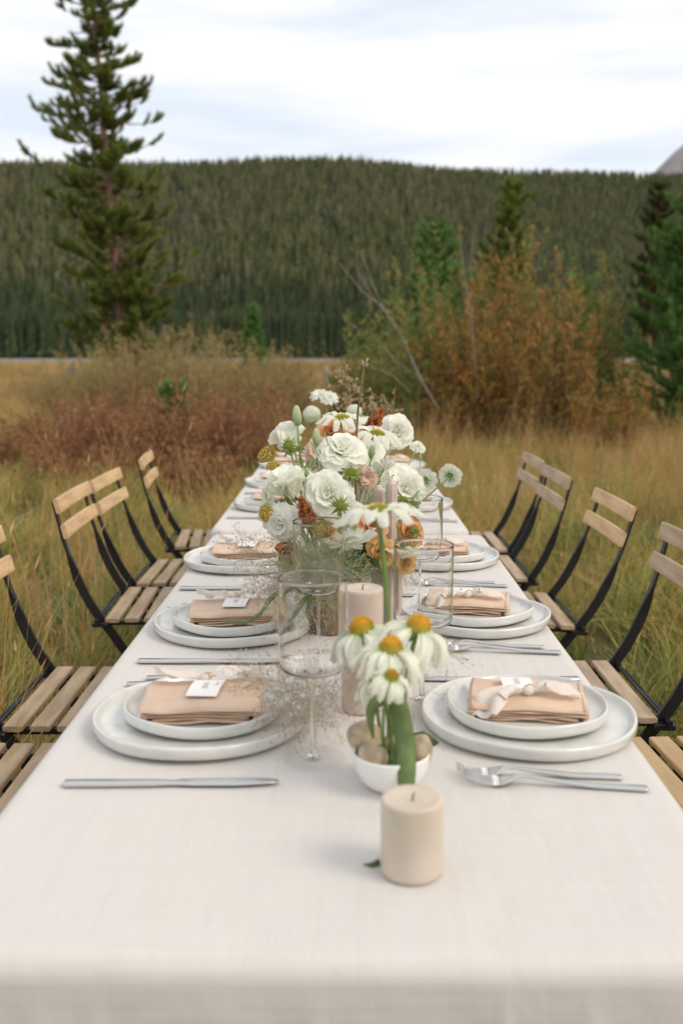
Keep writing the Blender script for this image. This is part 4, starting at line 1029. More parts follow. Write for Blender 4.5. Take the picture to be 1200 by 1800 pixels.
def petal(name, L, W, cup, curl, ruff, seed, mat, nu=10, nv=8, point=.0, notch=0, rf=5):
    """petal growing up +Z from the origin, outside facing -Y"""
    r = random.Random(seed); ph = r.uniform(0, 6); vs = []; fs = []
    for j in range(nv + 1):
        v = j / nv
        w = W * (math.sin(math.pi * min(1, v * .62 + .07)) ** .75) * (1 - point * v ** 3)
        if j == nv and not notch: w *= .86
        for i in range(nu + 1):
            u = i / nu * 2 - 1
            z = L * (v - .16 * (u * u) * v ** 2 * (1 + point * 2))
            y = cup * W * u * u * (1 - .3 * v) - curl * L * v ** 2.4 + .18 * L * math.sin(v * math.pi) * 1
            y += ruff * L * math.sin(u * rf + ph) * v ** 2.5 + ruff * .5 * L * math.sin(u * rf * 2.3 + ph * 2) * v ** 4
            z += ruff * .5 * L * math.sin(u * rf * 1.7 + ph) * v ** 4
            if notch and j == nv: z += notch * L * (-1) ** i
            vs.append((u * w / 2, y, z))
    for j in range(nv):
        for i in range(nu): fs.append((j * (nu + 1) + i, j * (nu + 1) + i + 1, (j + 1) * (nu + 1) + i + 1, (j + 1) * (nu + 1) + i))
    mb = MB(); mb.add(vs, fs); return mb.mesh('petal', mat)
PM = {}
def pm(key, n, *a, **k):
    PM[key] = [petal('petal', *a[:5], seed=s + 1, mat=M[a[5]], **k) for s in range(n)]
pm('ruf_big', 4, .052, .066, .26, .22, .055, 'p_white', rf=4.5)
pm('ruf_mid', 3, .042, .056, .42, .08, .06, 'p_white', rf=4)
pm('ruf_in', 3, .032, .040, .60, -.10, .06, 'p_white', rf=4)
pm('tulip', 3, .056, .056, .45, -.02, .05, 'p_white', rf=4)
pm('peach_o', 3, .036, .040, .40, .25, .04, 'p_peach', rf=3)
pm('peach_i', 2, .028, .028, .70, -.1, .03, 'p_peach', rf=3)
pm('yel_o', 3, .036, .040, .40, .25, .04, 'p_yellow', rf=3)
pm('yel_i', 2, .028, .028, .70, -.1, .03, 'p_yellow', rf=3)
pm('blu_o', 2, .040, .042, .40, .25, .05, 'p_blush', rf=3)
pm('cone', 3, .044, .0165, .18, .16, .03, 'p_cone', nu=4, nv=7, point=.15, notch=.03, rf=3)
pm('cone_s', 4, .041, .0125, .35, .12, .09, 'p_cone', nu=6, nv=8, point=.1, notch=.04, rf=3)
pm('scab', 3, .015, .011, .2, .15, .08, 'p_white2', nu=6, nv=4, notch=.10, rf=5)
pm('daisyw', 3, .034, .016, .2, .15, .06, 'p_white2', nu=6, nv=5, notch=.06, rf=5)
sep = petal('sepal', .013, .0045, .2, .5, .0, 1, M['sepal'], nu=2, nv=4, point=.8)
sep_s = petal('sepal', .018, .004, .2, .2, .0, 2, M['sepal'], nu=2, nv=4, point=.9)

def frame_to(d):
    return Vector(d).normalized().to_track_quat('Z', 'Y').to_matrix().to_4x4()
def put(name, me, root, mt):
    o = bpy.data.objects.new(name, me); col.objects.link(o); o.parent = root; o.matrix_local = mt; return o
def ring_of(root, H, key, n, tilt, r0, z0, sc_, rd, jit=6, name='petal', phase=None):
    ph = rd.uniform(0, 6.28) if phase is None else phase
    for k in range(n):
        a = ph + 2 * math.pi * k / n + R(rd.uniform(-jit, jit))
        t = R(tilt + rd.uniform(-jit, jit)); s = sc_ * rd.uniform(.9, 1.1)
        m = H @ Matrix.Rotation(a, 4, 'Z') @ Matrix.Translation((0, -r0, z0)) @ Matrix.Rotation(t, 4, 'X') @ Matrix.Scale(s, 4)
        put(name, rd.choice(PM[key]) if isinstance(key, str) else key, root, m)
def stem_path(a, b, bend=(0, 0, 0), n=8, d_end=None):
    a, b = Vector(a), Vector(b); m = (a + b) / 2 + Vector(bend)
    if d_end is not None: m = b - Vector(d_end).normalized() * (b - a).length * .45
    return [a * (1 - t) ** 2 + m * 2 * t * (1 - t) + b * t * t for t in [i / n for i in range(n + 1)]]
def sepals(root, H, n, tilt, z0, s, rd, me=None, name='sepal'):
    for k in range(n):
        m = H @ Matrix.Rotation(2 * math.pi * k / n + rd.uniform(-.2, .2), 4, 'Z') @ Matrix.Translation((0, -.002 * s, z0)) @ Matrix.Rotation(R(tilt + rd.uniform(-10, 10)), 4, 'X') @ Matrix.Scale(s, 4)
        put(name, me or sep, root, m)
def bloom(kind, label, px, py, Y, base, face=(0, -1, .3), s=1.0, seed=0, bend=None, stem_r=.0018, cat='flower', stem='stem', name=None, group=None):
    rd = random.Random(seed * 13 + 5); head = D(px, py, Y); base = Vector(base)
    nm = name or {'ruffle': 'white_rose', 'tulip': 'white_rose', 'cone': 'coneflower', 'cone_g': 'coneflower', 'scab': 'scabious', 'back': 'scabious', 'pom': 'pompom_flower', 'peach': 'garden_rose', 'yel': 'garden_rose', 'blush': 'garden_rose', 'fan': 'white_cosmos', 'bud': 'flower_bud', 'green': 'seed_head', 'yarrow': 'yarrow', 'rust': 'celosia'}[kind]
    root = thing(nm, label, cat, base, group=group)
    h = head - base; f = Vector(face).normalized(); H = Matrix.Translation(h) @ frame_to(f)
    if kind in ('ruffle',):
        ring_of(root, H, 'ruf_big', 7, 74, .003, 0, s * 1.0, rd); ring_of(root, H, 'ruf_big', 6, 55, .003, .004, s * .88, rd)
        ring_of(root, H, 'ruf_mid', 6, 38, .002, .006, s * .85, rd); ring_of(root, H, 'ruf_in', 5, 22, .002, .008, s * .85, rd, 10); ring_of(root, H, 'ruf_in', 3, 8, .001, .01, s * .62, rd, 12)
    elif kind == 'tulip':      # open cup seen from outside
        ring_of(root, H, 'tulip', 5, 40, .004, 0, s, rd, 8); ring_of(root, H, 'tulip', 4, 22, .003, .002, s * .95, rd, 8); ring_of(root, H, 'ruf_in', 3, 10, .002, .004, s, rd)
        sepals(root, H, 5, 115, 0, s * 1.3, rd, sep_s)
    elif kind in ('cone', 'cone_g'):
        big = kind == 'cone_g'; n = 13 if big else 15
        ring_of(root, H, 'cone' if big else 'cone_s', n, 92 if big else 126, .010 * s, 0, s * (1 if big else .98), rd, 8 if big else 16)
        if not big: ring_of(root, H, 'cone_s', 8, 146, .009 * s, -.001, s * .9, rd, 16)
        mb = MB(); rc = (.0145 if big else .0130) * s
        for k in range(120):
            t = (k + .5) / 120; a = k * 2.39996; q = rc * math.sqrt(t) * .98; z = (.0085 if big else .0145) * s * (1 - t) ** .6
            mb.ball((q * math.cos(a), q * math.sin(a), z + .001), .0013 * s * rd.uniform(.7, 1.3), 4, 2, (.8, .8, 3.4), Vector((q * math.cos(a), q * math.sin(a), rc * .9)).to_track_quat('Z', 'Y').to_matrix())
        mb.lathe([(.0001, -.004 * s), (rc * .7, -.003 * s), (rc, 0), (rc * .96, .004 * s), (rc * .6, .013 * s if not big else .007 * s), (.0001, .017 * s if not big else .0085 * s)], 16)
        o = mb.build('cone', M['cone_g' if big else 'cone_o'], root, False); o.matrix_local = H
        sepals(root, H, 9, 130, -.003 * s, s * .8, rd)
    elif kind == 'scab':
        ring_of(root, H, 'scab', 13, 84, .010 * s, 0, s * 1.1, rd); ring_of(root, H, 'scab', 10, 60, .006 * s, .002, s * .9, rd); ring_of(root, H, 'scab', 7, 30, .003 * s, .003, s * .7, rd)
    elif kind == 'back':       # seen from behind: sepals toward us
        ring_of(root, H, 'scab', 14, 86, .008 * s, 0, s * 1.15, rd); ring_of(root, H, 'scab', 9, 65, .005 * s, .002, s * .9, rd)
        sepals(root, H, 8, 94, -.003, s * .9, rd); sepals(root, H, 6, 60, -.004, s * .55, rd)
        mb = MB(); mb.ball((0, 0, -.003), .004 * s, 8, 6); o = mb.build('calyx', M['sepal'], root); o.matrix_local = H
    elif kind == 'fan':        # white fringed flower hanging or facing away
        ring_of(root, H, 'daisyw', 11, 70, .004 * s, 0, s, rd, 8); ring_of(root, H, 'daisyw', 9, 48, .003 * s, .002, s * .85, rd, 8); sepals(root, H, 7, 110, -.002, s, rd)
    elif kind == 'pom':
        mb = MB()
        for k in range(170):
            t = (k + .5) / 170; z = 1 - 1.7 * t; q = math.sqrt(max(0, 1 - z * z)); a = k * 2.39996
            c = Vector((q * math.cos(a), q * math.sin(a), z)) * .0165 * s; mb.ball(c, .0026 * s * rd.uniform(.8, 1.2), 5, 3)
        mb.ball((0, 0, 0), .0155 * s, 12, 8)
        o = mb.build('flower_head', M['p_white2'], root, False); o.matrix_local = H
        sepals(root, H, 6, 120, -.014 * s, s * .8, rd)
    elif kind in ('peach', 'yel', 'blush'):
        ko, ki = {'peach': ('peach_o', 'peach_i'), 'yel': ('yel_o', 'yel_i'), 'blush': ('blu_o', 'blu_o')}[kind]
        ring_of(root, H, ko, 6, 66, .003, 0, s, rd); ring_of(root, H, ko, 5, 42, .003, .003, s * .92, rd); ring_of(root, H, ki, 5, 24, .002, .004, s, rd); ring_of(root, H, ki, 4, 10, .002, .006, s * .8, rd); ring_of(root, H, ki, 3, 2, .001, .008, s * .55, rd)
        sepals(root, H, 5, 115, 0, s, rd, sep_s)
    elif kind == 'bud':
        mb = MB(); mb.lathe([(.0001, -.002 * s), (.0045 * s, .0), (.0075 * s, .006 * s), (.0085 * s, .014 * s), (.0075 * s, .024 * s), (.0052 * s, .032 * s), (.0030 * s, .036 * s), (.0001, .0365 * s)], 12, lambda a, j: .07 * math.sin(3 * a + j * .55))
        o = mb.build('bud', M['bud'], root); o.matrix_local = H; sepals(root, H, 5, 14, 0, s * 1.1, rd, sep_s)
    elif kind == 'green':
        mb = MB()
        for k in range(50):
            t = (k + .5) / 50; a = k * 2.39996; q = .0065 * s * math.sqrt(t); mb.ball((q * math.cos(a), q * math.sin(a), .005 * s * (1 - t) ** .5), .0012 * s, 4, 2, (1, 1, 1.8))
        mb.ball((0, 0, 0), .006 * s, 10, 6, (1, 1, .7)); o = mb.build('seed_disc', M['cone_g'], root, False); o.matrix_local = H
        sepals(root, H, 8, 62, -.002, s * 1.15, rd); sepals(root, H, 7, 96, -.003, s * 1.25, rd)
    elif kind == 'yarrow':
        mb = MB(); rc = .021 * s
        for k in range(230):
            t = (k + .5) / 230; a = k * 2.39996; q = rc * math.sqrt(t) * rd.uniform(.9, 1.05); z = .010 * s * (1 - t) + .003 * s * math.sin(q * 900 + a * 3)
            mb.ball((q * math.cos(a), q * math.sin(a) * .85, z), .0019 * s * rd.uniform(.7, 1.25), 5, 3)
        for k in range(14): mb.tube([(0, 0, -.02 * s), (rc * .8 * math.cos(k * .45), rc * .7 * math.sin(k * .45), 0)], .0008, 4)
        o = mb.build('flower_head', M['yarrow'], root, False); o.matrix_local = H
    elif kind == 'rust':
        mb = MB(); Lc = .050 * s
        for k in range(260):
            t = rd.random(); a = rd.uniform(0, 6.28); q = .0150 * s * (1 - t) ** .6 * rd.uniform(.6, 1.1); mb.ball((q * math.cos(a), q * math.sin(a), t * Lc), .0024 * s * rd.uniform(.6, 1.3), 4, 3, (1, 1, 1.4))
        o = mb.build('flower_head', M['rustfl'], root, False); o.matrix_local = H
    m = MB(); pts = stem_path((0, 0, 0), h - f * (.003 if kind not in ('pom',) else .012) * s, bend or (0, 0, 0), 10, d_end=f if bend is None and f.z > -.3 and kind in ('cone', 'cone_g', 'bud', 'back', 'pom') else None)
    if kind in ('scab', 'ruffle', 'peach', 'yel', 'blush', 'fan', 'green') and bend is None: pts = stem_path((0, 0, 0), h - f * .003, (0, .0, .02), 10)
    m.tube(pts, stem_r * s if stem_r < .0022 else stem_r, 7); m.build('stem', M[stem], root)
    return root

# ---- vases
def lathe_thing(name, label, cat, loc, prof, mat, group=None, n=48, wob=None):
    m = MB(); m.lathe(prof, n, wob); o = m.build(name, M[mat]); o.location = loc; return tag(o, label, cat, group)
M['white_cer'] = pbr('white_ceramic', (.80, .79, .77), .25, bump=.1, bscale=20)
VB = G(584, 1108)          # main vase
lathe_thing('vase', 'brown rough stoneware vase holding the main bouquet', 'vase', (VB.x, VB.y, .7505),
            [(.0001, 0), (.040, 0), (.043, .004), (.046, .03), (.050, .065), (.053, .095), (.053, .100), (.050, .100), (.046, .07), (.042, .02), (.0001, .015)], 'brown', wob=lambda a, j: .02 * math.sin(5 * a + j) + .012 * math.sin(11 * a + 2 * j))
BW = G(687, 1383)
lathe_thing('bowl', 'small white ceramic bowl of stones holding the coneflowers', 'bowl', (BW.x, BW.y, .7505),
            [(.0001, 0), (.022, 0), (.026, .002), (.036, .012), (.0425, .026), (.0445, .041), (.0442, .0435), (.0428, .0437), (.0412, .040), (.039, .026), (.031, .013), (.018, .007), (.0001, .006)], 'white_cer')
V2 = Vector((D(628, 800, 3.42).x, 3.42, .7505))
lathe_thing('vase', 'pale vase of the far arrangement on the far table', 'vase', V2, [(.0001, 0), (.04, 0), (.046, .004), (.05, .05), (.055, .10), (.052, .102), (.045, .05), (.0001, .01)], 'white_cer')
V3 = G(628, 1040)
lathe_thing('bowl', 'second small white bowl in the flowers behind the vase', 'bowl', (V3.x, V3.y, .7505), [(.0001, 0), (.026, 0), (.040, .02), (.047, .05), (.048, .055), (.046, .056), (.038, .022), (.0001, .008)], 'white_cer')
# pebbles
M['pebble'] = pbr('beige_pebble', (.54, .42, .28), .5, c2=(.30, .24, .16), vscale=45, bump=.25, bscale=60, detail=7)
for k, (dx, dy, dz, sx, sy, sz, lb) in enumerate(((-.030, .020, .052, .021, .017, .020, 'tan pebble at the back left of the white bowl'), (-.0215, -.012, .040, .0185, .017, .021, 'pale beige pebble at the front left of the white bowl'), (.032, .000, .044, .016, .015, .018, 'beige pebble on the right of the white bowl under a leaf'), (.004, .024, .040, .018, .015, .014, 'pebble at the back of the white bowl behind the stems'))):
    m = MB(); m.ball((0, 0, 0), 1, 18, 12); o = m.build('pebble', M['pebble']); me = o.data
    for v in me.vertices:
        v.co *= 1 + .16 * noise.noise(v.co * 1.3 + Vector((k * 3, 0, 0))); v.co = Vector((v.co.x * sx, v.co.y * sy, v.co.z * sz))
    o.location = (BW.x + dx, BW.y + dy, .7505 + dz); o.rotation_euler = (.2 * k, .3, k); tag(o, lb, 'stone', 'pebbles in the white bowl')

bb = Vector((BW.x, BW.y, .775))
def B(dx, dy, z=0): return bb + Vector((dx, dy, z))
bloom('cone_g', 'tall single coneflower with flat spreading white petals, above the candles', 664, 903, 1.15, B(.001, .012), (-.14, .05, 1), 1.0, 1, stem_r=.0030)
bloom('cone', 'orange coneflower at the left of the drooping cluster', 638, 1112, 1.15, B(-.010, .006), (-.25, .05, 1), 1.1, 2, stem_r=.0022)
bloom('cone', 'orange coneflower at the upper right of the drooping cluster', 733, 1109, 1.12, B(.012, .0), (.28, .05, 1), 1.1, 3, stem_r=.0028)
bloom('cone', 'orange coneflower in the middle of the drooping cluster', 687, 1145, 1.075, B(.0, .0), (.02, -.05, 1), 1.0, 4, stem_r=.0024)
bloom('cone', 'lowest orange coneflower of the drooping cluster', 687, 1193, 1.035, B(-.004, .004), (.25, -.2, 1), .60, 5, stem_r=.0022)
bloom('cone', 'small coneflower hidden behind the lowest orange one', 662, 1192, 1.12, B(-.008, .006), (-.5, -.1, 1), .75, 6, stem_r=.002)

def blade_leaf(name, label, pts, ws, mat, cat='leaf', fold=.25, n=24, parent=None):
    pts = [Vector(p) for p in pts]; base = pts[0]; vs = []
    P_ = []
    for i in range(n + 1):
        t = i / n * (len(pts) - 1); k = min(int(t), len(pts) - 2); f = t - k
        a, b_, c_, d_ = pts[max(k - 1, 0)], pts[k], pts[k + 1], pts[min(k + 2, len(pts) - 1)]
        P_.append(.5 * ((2 * b_) + (c_ - a) * f + (2 * a - 5 * b_ + 4 * c_ - d_) * f * f + (3 * b_ - a - 3 * c_ + d_) * f ** 3))
    for i, p in enumerate(P_):
        tn = (P_[min(i + 1, n)] - P_[max(i - 1, 0)]).normalized(); v = Vector((0, -1, .25)); s = tn.cross(v); s = s.normalized() if s.length > .1 else Vector((1, 0, 0)); nn = s.cross(tn)
        w = float(np.interp(i / n, np.linspace(0, 1, len(ws)), ws))
        for j in (-1, -.5, 0, .5, 1): vs.append(p - base + s * w * j + nn * (-abs(j) * w * fold))
    fs = [(i * 5 + j, i * 5 + j + 1, (i + 1) * 5 + j + 1, (i + 1) * 5 + j) for i in range(n) for j in range(4)]
    m = MB(); m.add(vs, fs); o = m.build(name, M[mat]); o.location = base; tag(o, label, cat)
    so = o.modifiers.new('thickness', 'SOLIDIFY'); so.thickness = .0006
    return o
blade_leaf('arched_leaf', 'broad green strap leaf arching over and down the front of the white bowl', [D(656, 1298, 1.07), D(651, 1262, 1.06), D(657, 1240, 1.05), D(680, 1226, 1.045), D(700, 1240, 1.045), D(712, 1300, 1.05), D(715, 1350, 1.04), D(714, 1388, 1.035)], [.0012, .005, .007, .009, .0105, .011, .0105, .009], 'leaf', fold=.6, n=40)
blade_leaf('hanging_leaf', 'dark pointed leaf hanging over the front rim of the white bowl', [B(-.002, -.01, .01), D(684, 1318, 1.09), D(686, 1350, 1.075), D(685, 1384, 1.07)], [.004, .009, .008, .0005], 'leaf_dark')
blade_leaf('side_leaf', 'dark green leaf resting on the right pebble of the white bowl', [B(.006, .0, .01), D(722, 1308, 1.11), D(745, 1304, 1.11), D(771, 1306, 1.11)], [.004, .010, .012, .0005], 'leaf_dark')
blade_leaf('curled_leaf', 'small curled leaf on the right coneflower stem', [D(720, 1200, 1.12), D(728, 1188, 1.12), D(738, 1186, 1.12)], [.001, .004, .0005], 'leaf_dark')
blade_leaf('fallen_leaf', 'tiny dry leaf lying on the cloth left of the front candle', [G(638, 1520, .753), G(654, 1521, .757), G(668, 1516, .760)], [.0006, .003, .004], 'leaf_dark')

# ---- main bouquet
vb = Vector((VB.x, VB.y, .83))
def V(dx, dy, z=0): return vb + Vector((dx, dy, z))
GR = 'blooms of the main bouquet'
fl = [
 ('ruffle', 'big white ruffled rose in the centre of the bouquet', 577, 872, 1.70, (-.05, -1, .25), .84),
 ('ruffle', 'white ruffled rose at the top centre with fluted edge', 600, 802, 1.78, (.05, -.75, .8), .80),
 ('tulip', 'white rose at the left of the bouquet, petals closed like a cup', 506, 872, 1.70, (-.15, -.3, 1), .92),
 ('tulip', 'white rose at the upper left seen from behind below the buds', 516, 790, 1.80, (-.35, .55, .75), .92),
 ('ruffle', 'white rose at the lower left hanging over the glass', 500, 915, 1.70, (-.5, -.9, -.2), .66),
 ('ruffle', 'white rose to the right of the tapers, leaning right', 704, 860, 1.90, (.35, -.9, .25), .84),
 ('ruffle', 'highest white rose at the upper right of the bouquet', 695, 761, 1.98, (.15, -1, .15), .66),
 ('ruffle', 'white rose low in the middle, partly hidden by seed heads', 615, 905, 1.76, (.1, -1, -.1), .55),
 ('fan', 'fringed white flower spreading below the centre roses', 614, 938, 1.66, (.25, -.5, -.85), 1.15),
 ('fan', 'flat white flower between the two left roses', 537, 822, 1.74, (-.2, .1, -1), 1.3),
 ('fan', 'small fringed white flower drooping by the orange rose', 714, 960, 1.72, (.05, -.3, -1), 1.0),
 ('fan', 'greenish white flower at the far left under the yarrow', 478, 905, 1.72, (-.8, -.6, -.1), .8),
 ('back', 'small white scabious reaching furthest right on a long stem', 791, 836, 1.90, (.35, .85, .15), .95),
 ('back', 'white scabious right of the leaning rose', 746, 844, 1.95, (.1, .95, .05), 1.0),
 ('scab', 'white scabious above the leaning rose', 675, 826, 1.92, (.2, -.7, -.5), 1.1),
 ('scab', 'pale green tinged scabious at the left edge of the bouquet', 472, 872, 1.74, (-.9, -.5, .1), .9),
 ('cone_g', 'white coneflower with green centre right of the brown stalk', 662, 766, 1.88, (.2, -.25, 1), .98),
 ('cone_g', 'white coneflower at the top back with yellow green centre', 601, 738, 2.02, (0, -.2, 1), 1.0),
 ('peach', 'orange rose at the right base of the bouquet', 716, 938, 1.80, (.3, -1, .3), .78),
 ('peach', 'copper rose behind the fringed flower at the base', 652, 924, 1.72, (.1, -1, .3), .85),
 ('yel', 'apricot rose low in the middle of the base', 668, 968, 1.74, (.2, -1, 0), .8),
 ('yel', 'apricot rose low on the right under the drooping flower', 706, 985, 1.76, (.2, -1, -.2), .65),
 ('yel', 'apricot rose deep in the bouquet behind the fringed flower', 600, 958, 1.78, (-.1, -1, .1), .75),
 ('blush', 'blush rose peeping out under the big centre rose', 538, 908, 1.76, (-.2, -1, .2), .6),
 ('blush', 'blush rose behind the upper left rose', 562, 796, 1.95, (-.1, -1, .4), .8),
 ('peach', 'peach rose at the back left of the top coneflower', 585, 762, 2.10, (-.1, -1, .4), .9),
 ('peach', 'peach rose at the back right of the top coneflower', 617, 775, 2.12, (.2, -1, .3), .85),
 ('bud', 'tall pale green bud at the upper left of the bouquet', 523, 748, 1.80, (-.05, -.1, 1), 1.0),
 ('bud', 'second pale green bud, lower than the tall one', 556, 783, 1.78, (-.02, -.1, 1), .85),
 ('bud', 'small green bud between the left and centre roses', 538, 838, 1.66, (.1, -.2, 1), .45),
 ('green', 'green seed head in front of the top centre rose', 617, 832, 1.70, (0, -.8, .6), 1.25),
 ('green', 'green seed head on the big centre rose', 598, 890, 1.64, (.1, -1, .1), 1.15),
 ('green', 'green seed head below the leaning rose', 708, 880, 1.80, (.2, -.6, .7), 1.05),
 ('green', 'dark green seed head below right of the leaning rose', 721, 895, 1.80, (.4, -.5, -.6), 1.15),
 ('green', 'small green seed head hanging by the orange rose', 731, 934, 1.74, (.3, -.5, .4), .75),
 ('green', 'small green seed head over the upper left rose', 507, 784, 1.75, (-.3, -1, .1), 1.0),
 ('yarrow', 'golden yarrow head at the far upper left', 470, 800, 1.82, (-.6, -.5, .6), 1.0),
 ('yarrow', 'golden yarrow head just below the far upper left one', 481, 822, 1.78, (-.4, -.8, .3), .75),
 ('yarrow', 'golden brown yarrow head at the lower left', 470, 902, 1.70, (-.9, -.7, 0), .95),
 ('yarrow', 'golden yarrow low in front inside the bouquet', 562, 925, 1.68, (0, -1, .1), .9),
 ('yarrow', 'rusty yarrow at the base left above the vase', 504, 985, 1.72, (-.5, -1, 0), .9),
 ('rust', 'rust red flower plume at the upper right back', 646, 768, 1.93, (.5, 0, 1), 1.25),
 ('rust', 'orange rust plume under the left rose', 541, 915, 1.67, (-.25, -.4, 1), .95),
 ('rust', 'brown rust plume at the base by the vase', 612, 1010, 1.74, (.2, -.8, .4), .9),
 ('rust', 'dark rust plume at the left base under the yarrow', 508, 965, 1.70, (-.4, -.8, .2), .9),
 ('blush', 'small blush rose tucked left of the brown stalk', 556, 838, 1.82, (-.1, -1, .3), .7),
 ('blush', 'small blush rose under the top rose, right side', 640, 842, 1.84, (.2, -1, .2), .6),
 ('fan', 'white flower head showing between the tapers and leaning rose', 660, 862, 1.96, (.1, -1, .3), .9),
 ('green', 'small green seed head at the very left of the bouquet', 484, 840, 1.76, (-.5, -.6, .5), .8),
 ('bud', 'half open bud between the two top roses', 652, 805, 1.84, (.1, -.1, 1), .7),
 ('yel', 'apricot rose left of the fringed flower', 575, 935, 1.72, (-.1, -1, .2), .6),
]
for k, (kd, lb, px, py, Y, fc, s) in enumerate(fl):
    rd = random.Random(k); a = rd.uniform(0, 6.28)
    bloom(kd, lb, px, py, Y, V(.02 * math.cos(a), .02 * math.sin(a)), fc, s, 20 + k, stem='stem2' if k % 2 else 'stem')
# long brown stalk and dried sprigs
t = thing('dry_stalk', 'tall thin brown stalk standing highest out of the bouquet', 'stalk', V(.01, .0)); m = MB(); o0 = t.location
m.tube([(0, 0, 0), D(626, 900, 1.80) - o0, D(624, 800, 1.80) - o0, D(629, 720, 1.80) - o0, D(640, 642, 1.80) - o0], [.0026, .0025, .0023, .0019, .0015], 7); m.build('stem', M['stem_b'], t)
m = MB(); tip = D(641, 640, 1.80) - o0; rd = random.Random(2)
for k in range(7):
    a = rd.uniform(0, 6.28); q = tip + Vector((math.cos(a) * .004, math.sin(a) * .004, rd.uniform(-.004, .006))); m.tube([tip - Vector((0, 0, .005)), q, q + Vector((math.cos(a) * .003, 0, .005))], [.0008, .0012, .0006], 5); m.ball(q + Vector((0, 0, .003)), .0019, 5, 4)
m.build('tip', M['dry'], t)

def spray(name, label, base, tip, n, spread, mat, seed, seeds=120, r_=.0004, up=.4, cat='grass', group=None, seedr=.0011, main_r=.0009, sm='seed', start=.25, droop=.3):
    """airy branching grass head: a stem, hair thin branches, tiny seeds"""
    rd = random.Random(seed); base = Vector(base); tip = Vector(tip) - base
    t = thing(name, label, cat, base, group=group)
    pts = stem_path((0, 0, 0), tip, (0, 0, tip.length * .18), 10); m = MB(); m.tube(pts, [main_r * (1 - .07 * i) for i in range(11)], 5); m.build('stem', M['panic' if mat != 'panic_g' else 'stem2'], t)
    br = MB(); sd = MB(); ax = tip.normalized()
    for i in range(n):
        u = start + (1 - start) * rd.random(); k = min(int(u * 10), 9); p = pts[k].lerp(pts[k + 1], u * 10 - k)
        d = Vector((rd.gauss(0, 1), rd.gauss(0, 1), rd.gauss(0, 1))).normalized(); d = (d + ax * up).normalized(); L = spread * rd.uniform(.5, 1.1) * (1.15 - u * .5)
        q = p + d * L * .5; e = p + d * L + Vector((0, 0, -droop * L * rd.random()))
        br.tube([p, q, e], [r_, r_ * .8, r_ * .5], 3, False)
        for b_ in range(3):
            s0 = p.lerp(e, rd.uniform(.3, .9)); d2 = (d + Vector((rd.gauss(0, .6), rd.gauss(0, .6), rd.gauss(0, .6)))).normalized(); e2 = s0 + d2 * L * rd.uniform(.2, .45)
            br.tube([s0, e2], [r_ * .7, r_ * .5], 3, False)
            if rd.random() < seeds / (n * 3): sd.ball(e2, seedr * rd.uniform(.7, 1.3), 4, 2, (1, 1, 1.9), Matrix.Rotation(rd.uniform(0, 3), 3, 'X'))
        if rd.random() < .7: sd.ball(e, seedr, 4, 2, (1, 1, 1.8))
    o = br.build('branchlet', M[mat], t); tag(o, kind='stuff')
    if sd.v: o = sd.build('seeds', M[sm], t, False); tag(o, kind='stuff')
    return t
SG = 'airy panic grass sprays'
sp = [  # base, tip px,py,Y
 (V(-.02, -.01, -.03), (425, 960, 1.72), .10, 'airy grass spray drifting left over the third left napkin'),
 (V(-.02, -.015, -.03), (440, 1010, 1.66), .10, 'airy grass spray drooping towards the second left napkin'),
 (V(-.02, -.015, -.03), (470, 1040, 1.60), .08, 'short airy grass spray left of the vase'),
 (V(-.01, -.02, -.03), (482, 1090, 1.52), .08, 'airy grass spray hanging in front of the vase, left'),
 (G(585, 1262, .755), (470, 1215, 1.22), .085, 'blurred grass spray between the near left plate and the nearest glass'),
 (G(592, 1250, .755), (425, 1190, 1.30), .075, 'blurred grass spray over the near left napkin'),
 (G(600, 1262, .755), (500, 1290, 1.18), .080, 'blurred grass spray lying in front of the nearest glass foot'),
 (G(600, 1255, .755), (545, 1200, 1.24), .075, 'blurred grass spray behind the nearest glass stem'),
 (G(612, 1260, .755), (790, 1150, 1.40), .085, 'blurred grass spray reaching right behind the coneflowers')]
for k, (b_, (px, py, Y), w, lb) in enumerate(sp):
    spray('grass_spray', lb, b_, D(px, py, Y), 80, w, 'panic', 300 + k, 110, .00032, group=SG)
gs = [((520, 1000, 1.66), .09, 'green hazy grass tuft at the left base of the bouquet'), ((560, 985, 1.62), .09, 'green hazy grass tuft in the middle base of the bouquet'), ((600, 1000, 1.66), .08, 'green hazy grass tuft at the right base of the bouquet'), ((505, 955, 1.68), .08, 'pale green hazy grass under the lower left rose'),
      ((660, 1000, 1.76), .07, 'green hazy grass beside the tapers'), ((655, 850, 1.86), .07, 'wispy grass around the coneflower stem'), ((706, 1010, 1.80), .06, 'wispy green grass low on the right of the tapers')]
for k, ((px, py, Y), w, lb) in enumerate(gs):
    spray('grass_tuft', lb, V(0, -.01, 0), D(px, py, Y), 300, w, 'panic_g', 340 + k, 60, .00018, start=.35, up=.25)
spray('dried_spray', 'dried tan seed spray over the far arrangement', V2 + Vector((0, 0, .08)), D(610, 655, 3.3), 30, .09, 'dry', 361, 90, .0009, seedr=.003, main_r=.0018, sm='dry', start=.5)
spray('dried_spray', 'dried tan seed spray leaning right over the far arrangement', V2 + Vector((0, 0, .08)), D(655, 690, 3.3), 22, .07, 'dry', 362, 60, .0009, seedr=.003, main_r=.0018, sm='dry', start=.6)
spray('dried_spray', 'low hazy dried spray at the right of the far arrangement', V2 + Vector((0, 0, .08)), D(690, 720, 3.3), 60, .10, 'dry', 363, 90, .0007, seedr=.0024, main_r=.0015, sm='dry', start=.4)
spray('dried_spray', 'hazy dried spray right of the far arrangement above the highest rose', V2 + Vector((0, 0, .08)), D(660, 745, 3.3), 60, .10, 'dry', 364, 60, .0007, seedr=.0024, main_r=.0015, sm='dry', start=.4)
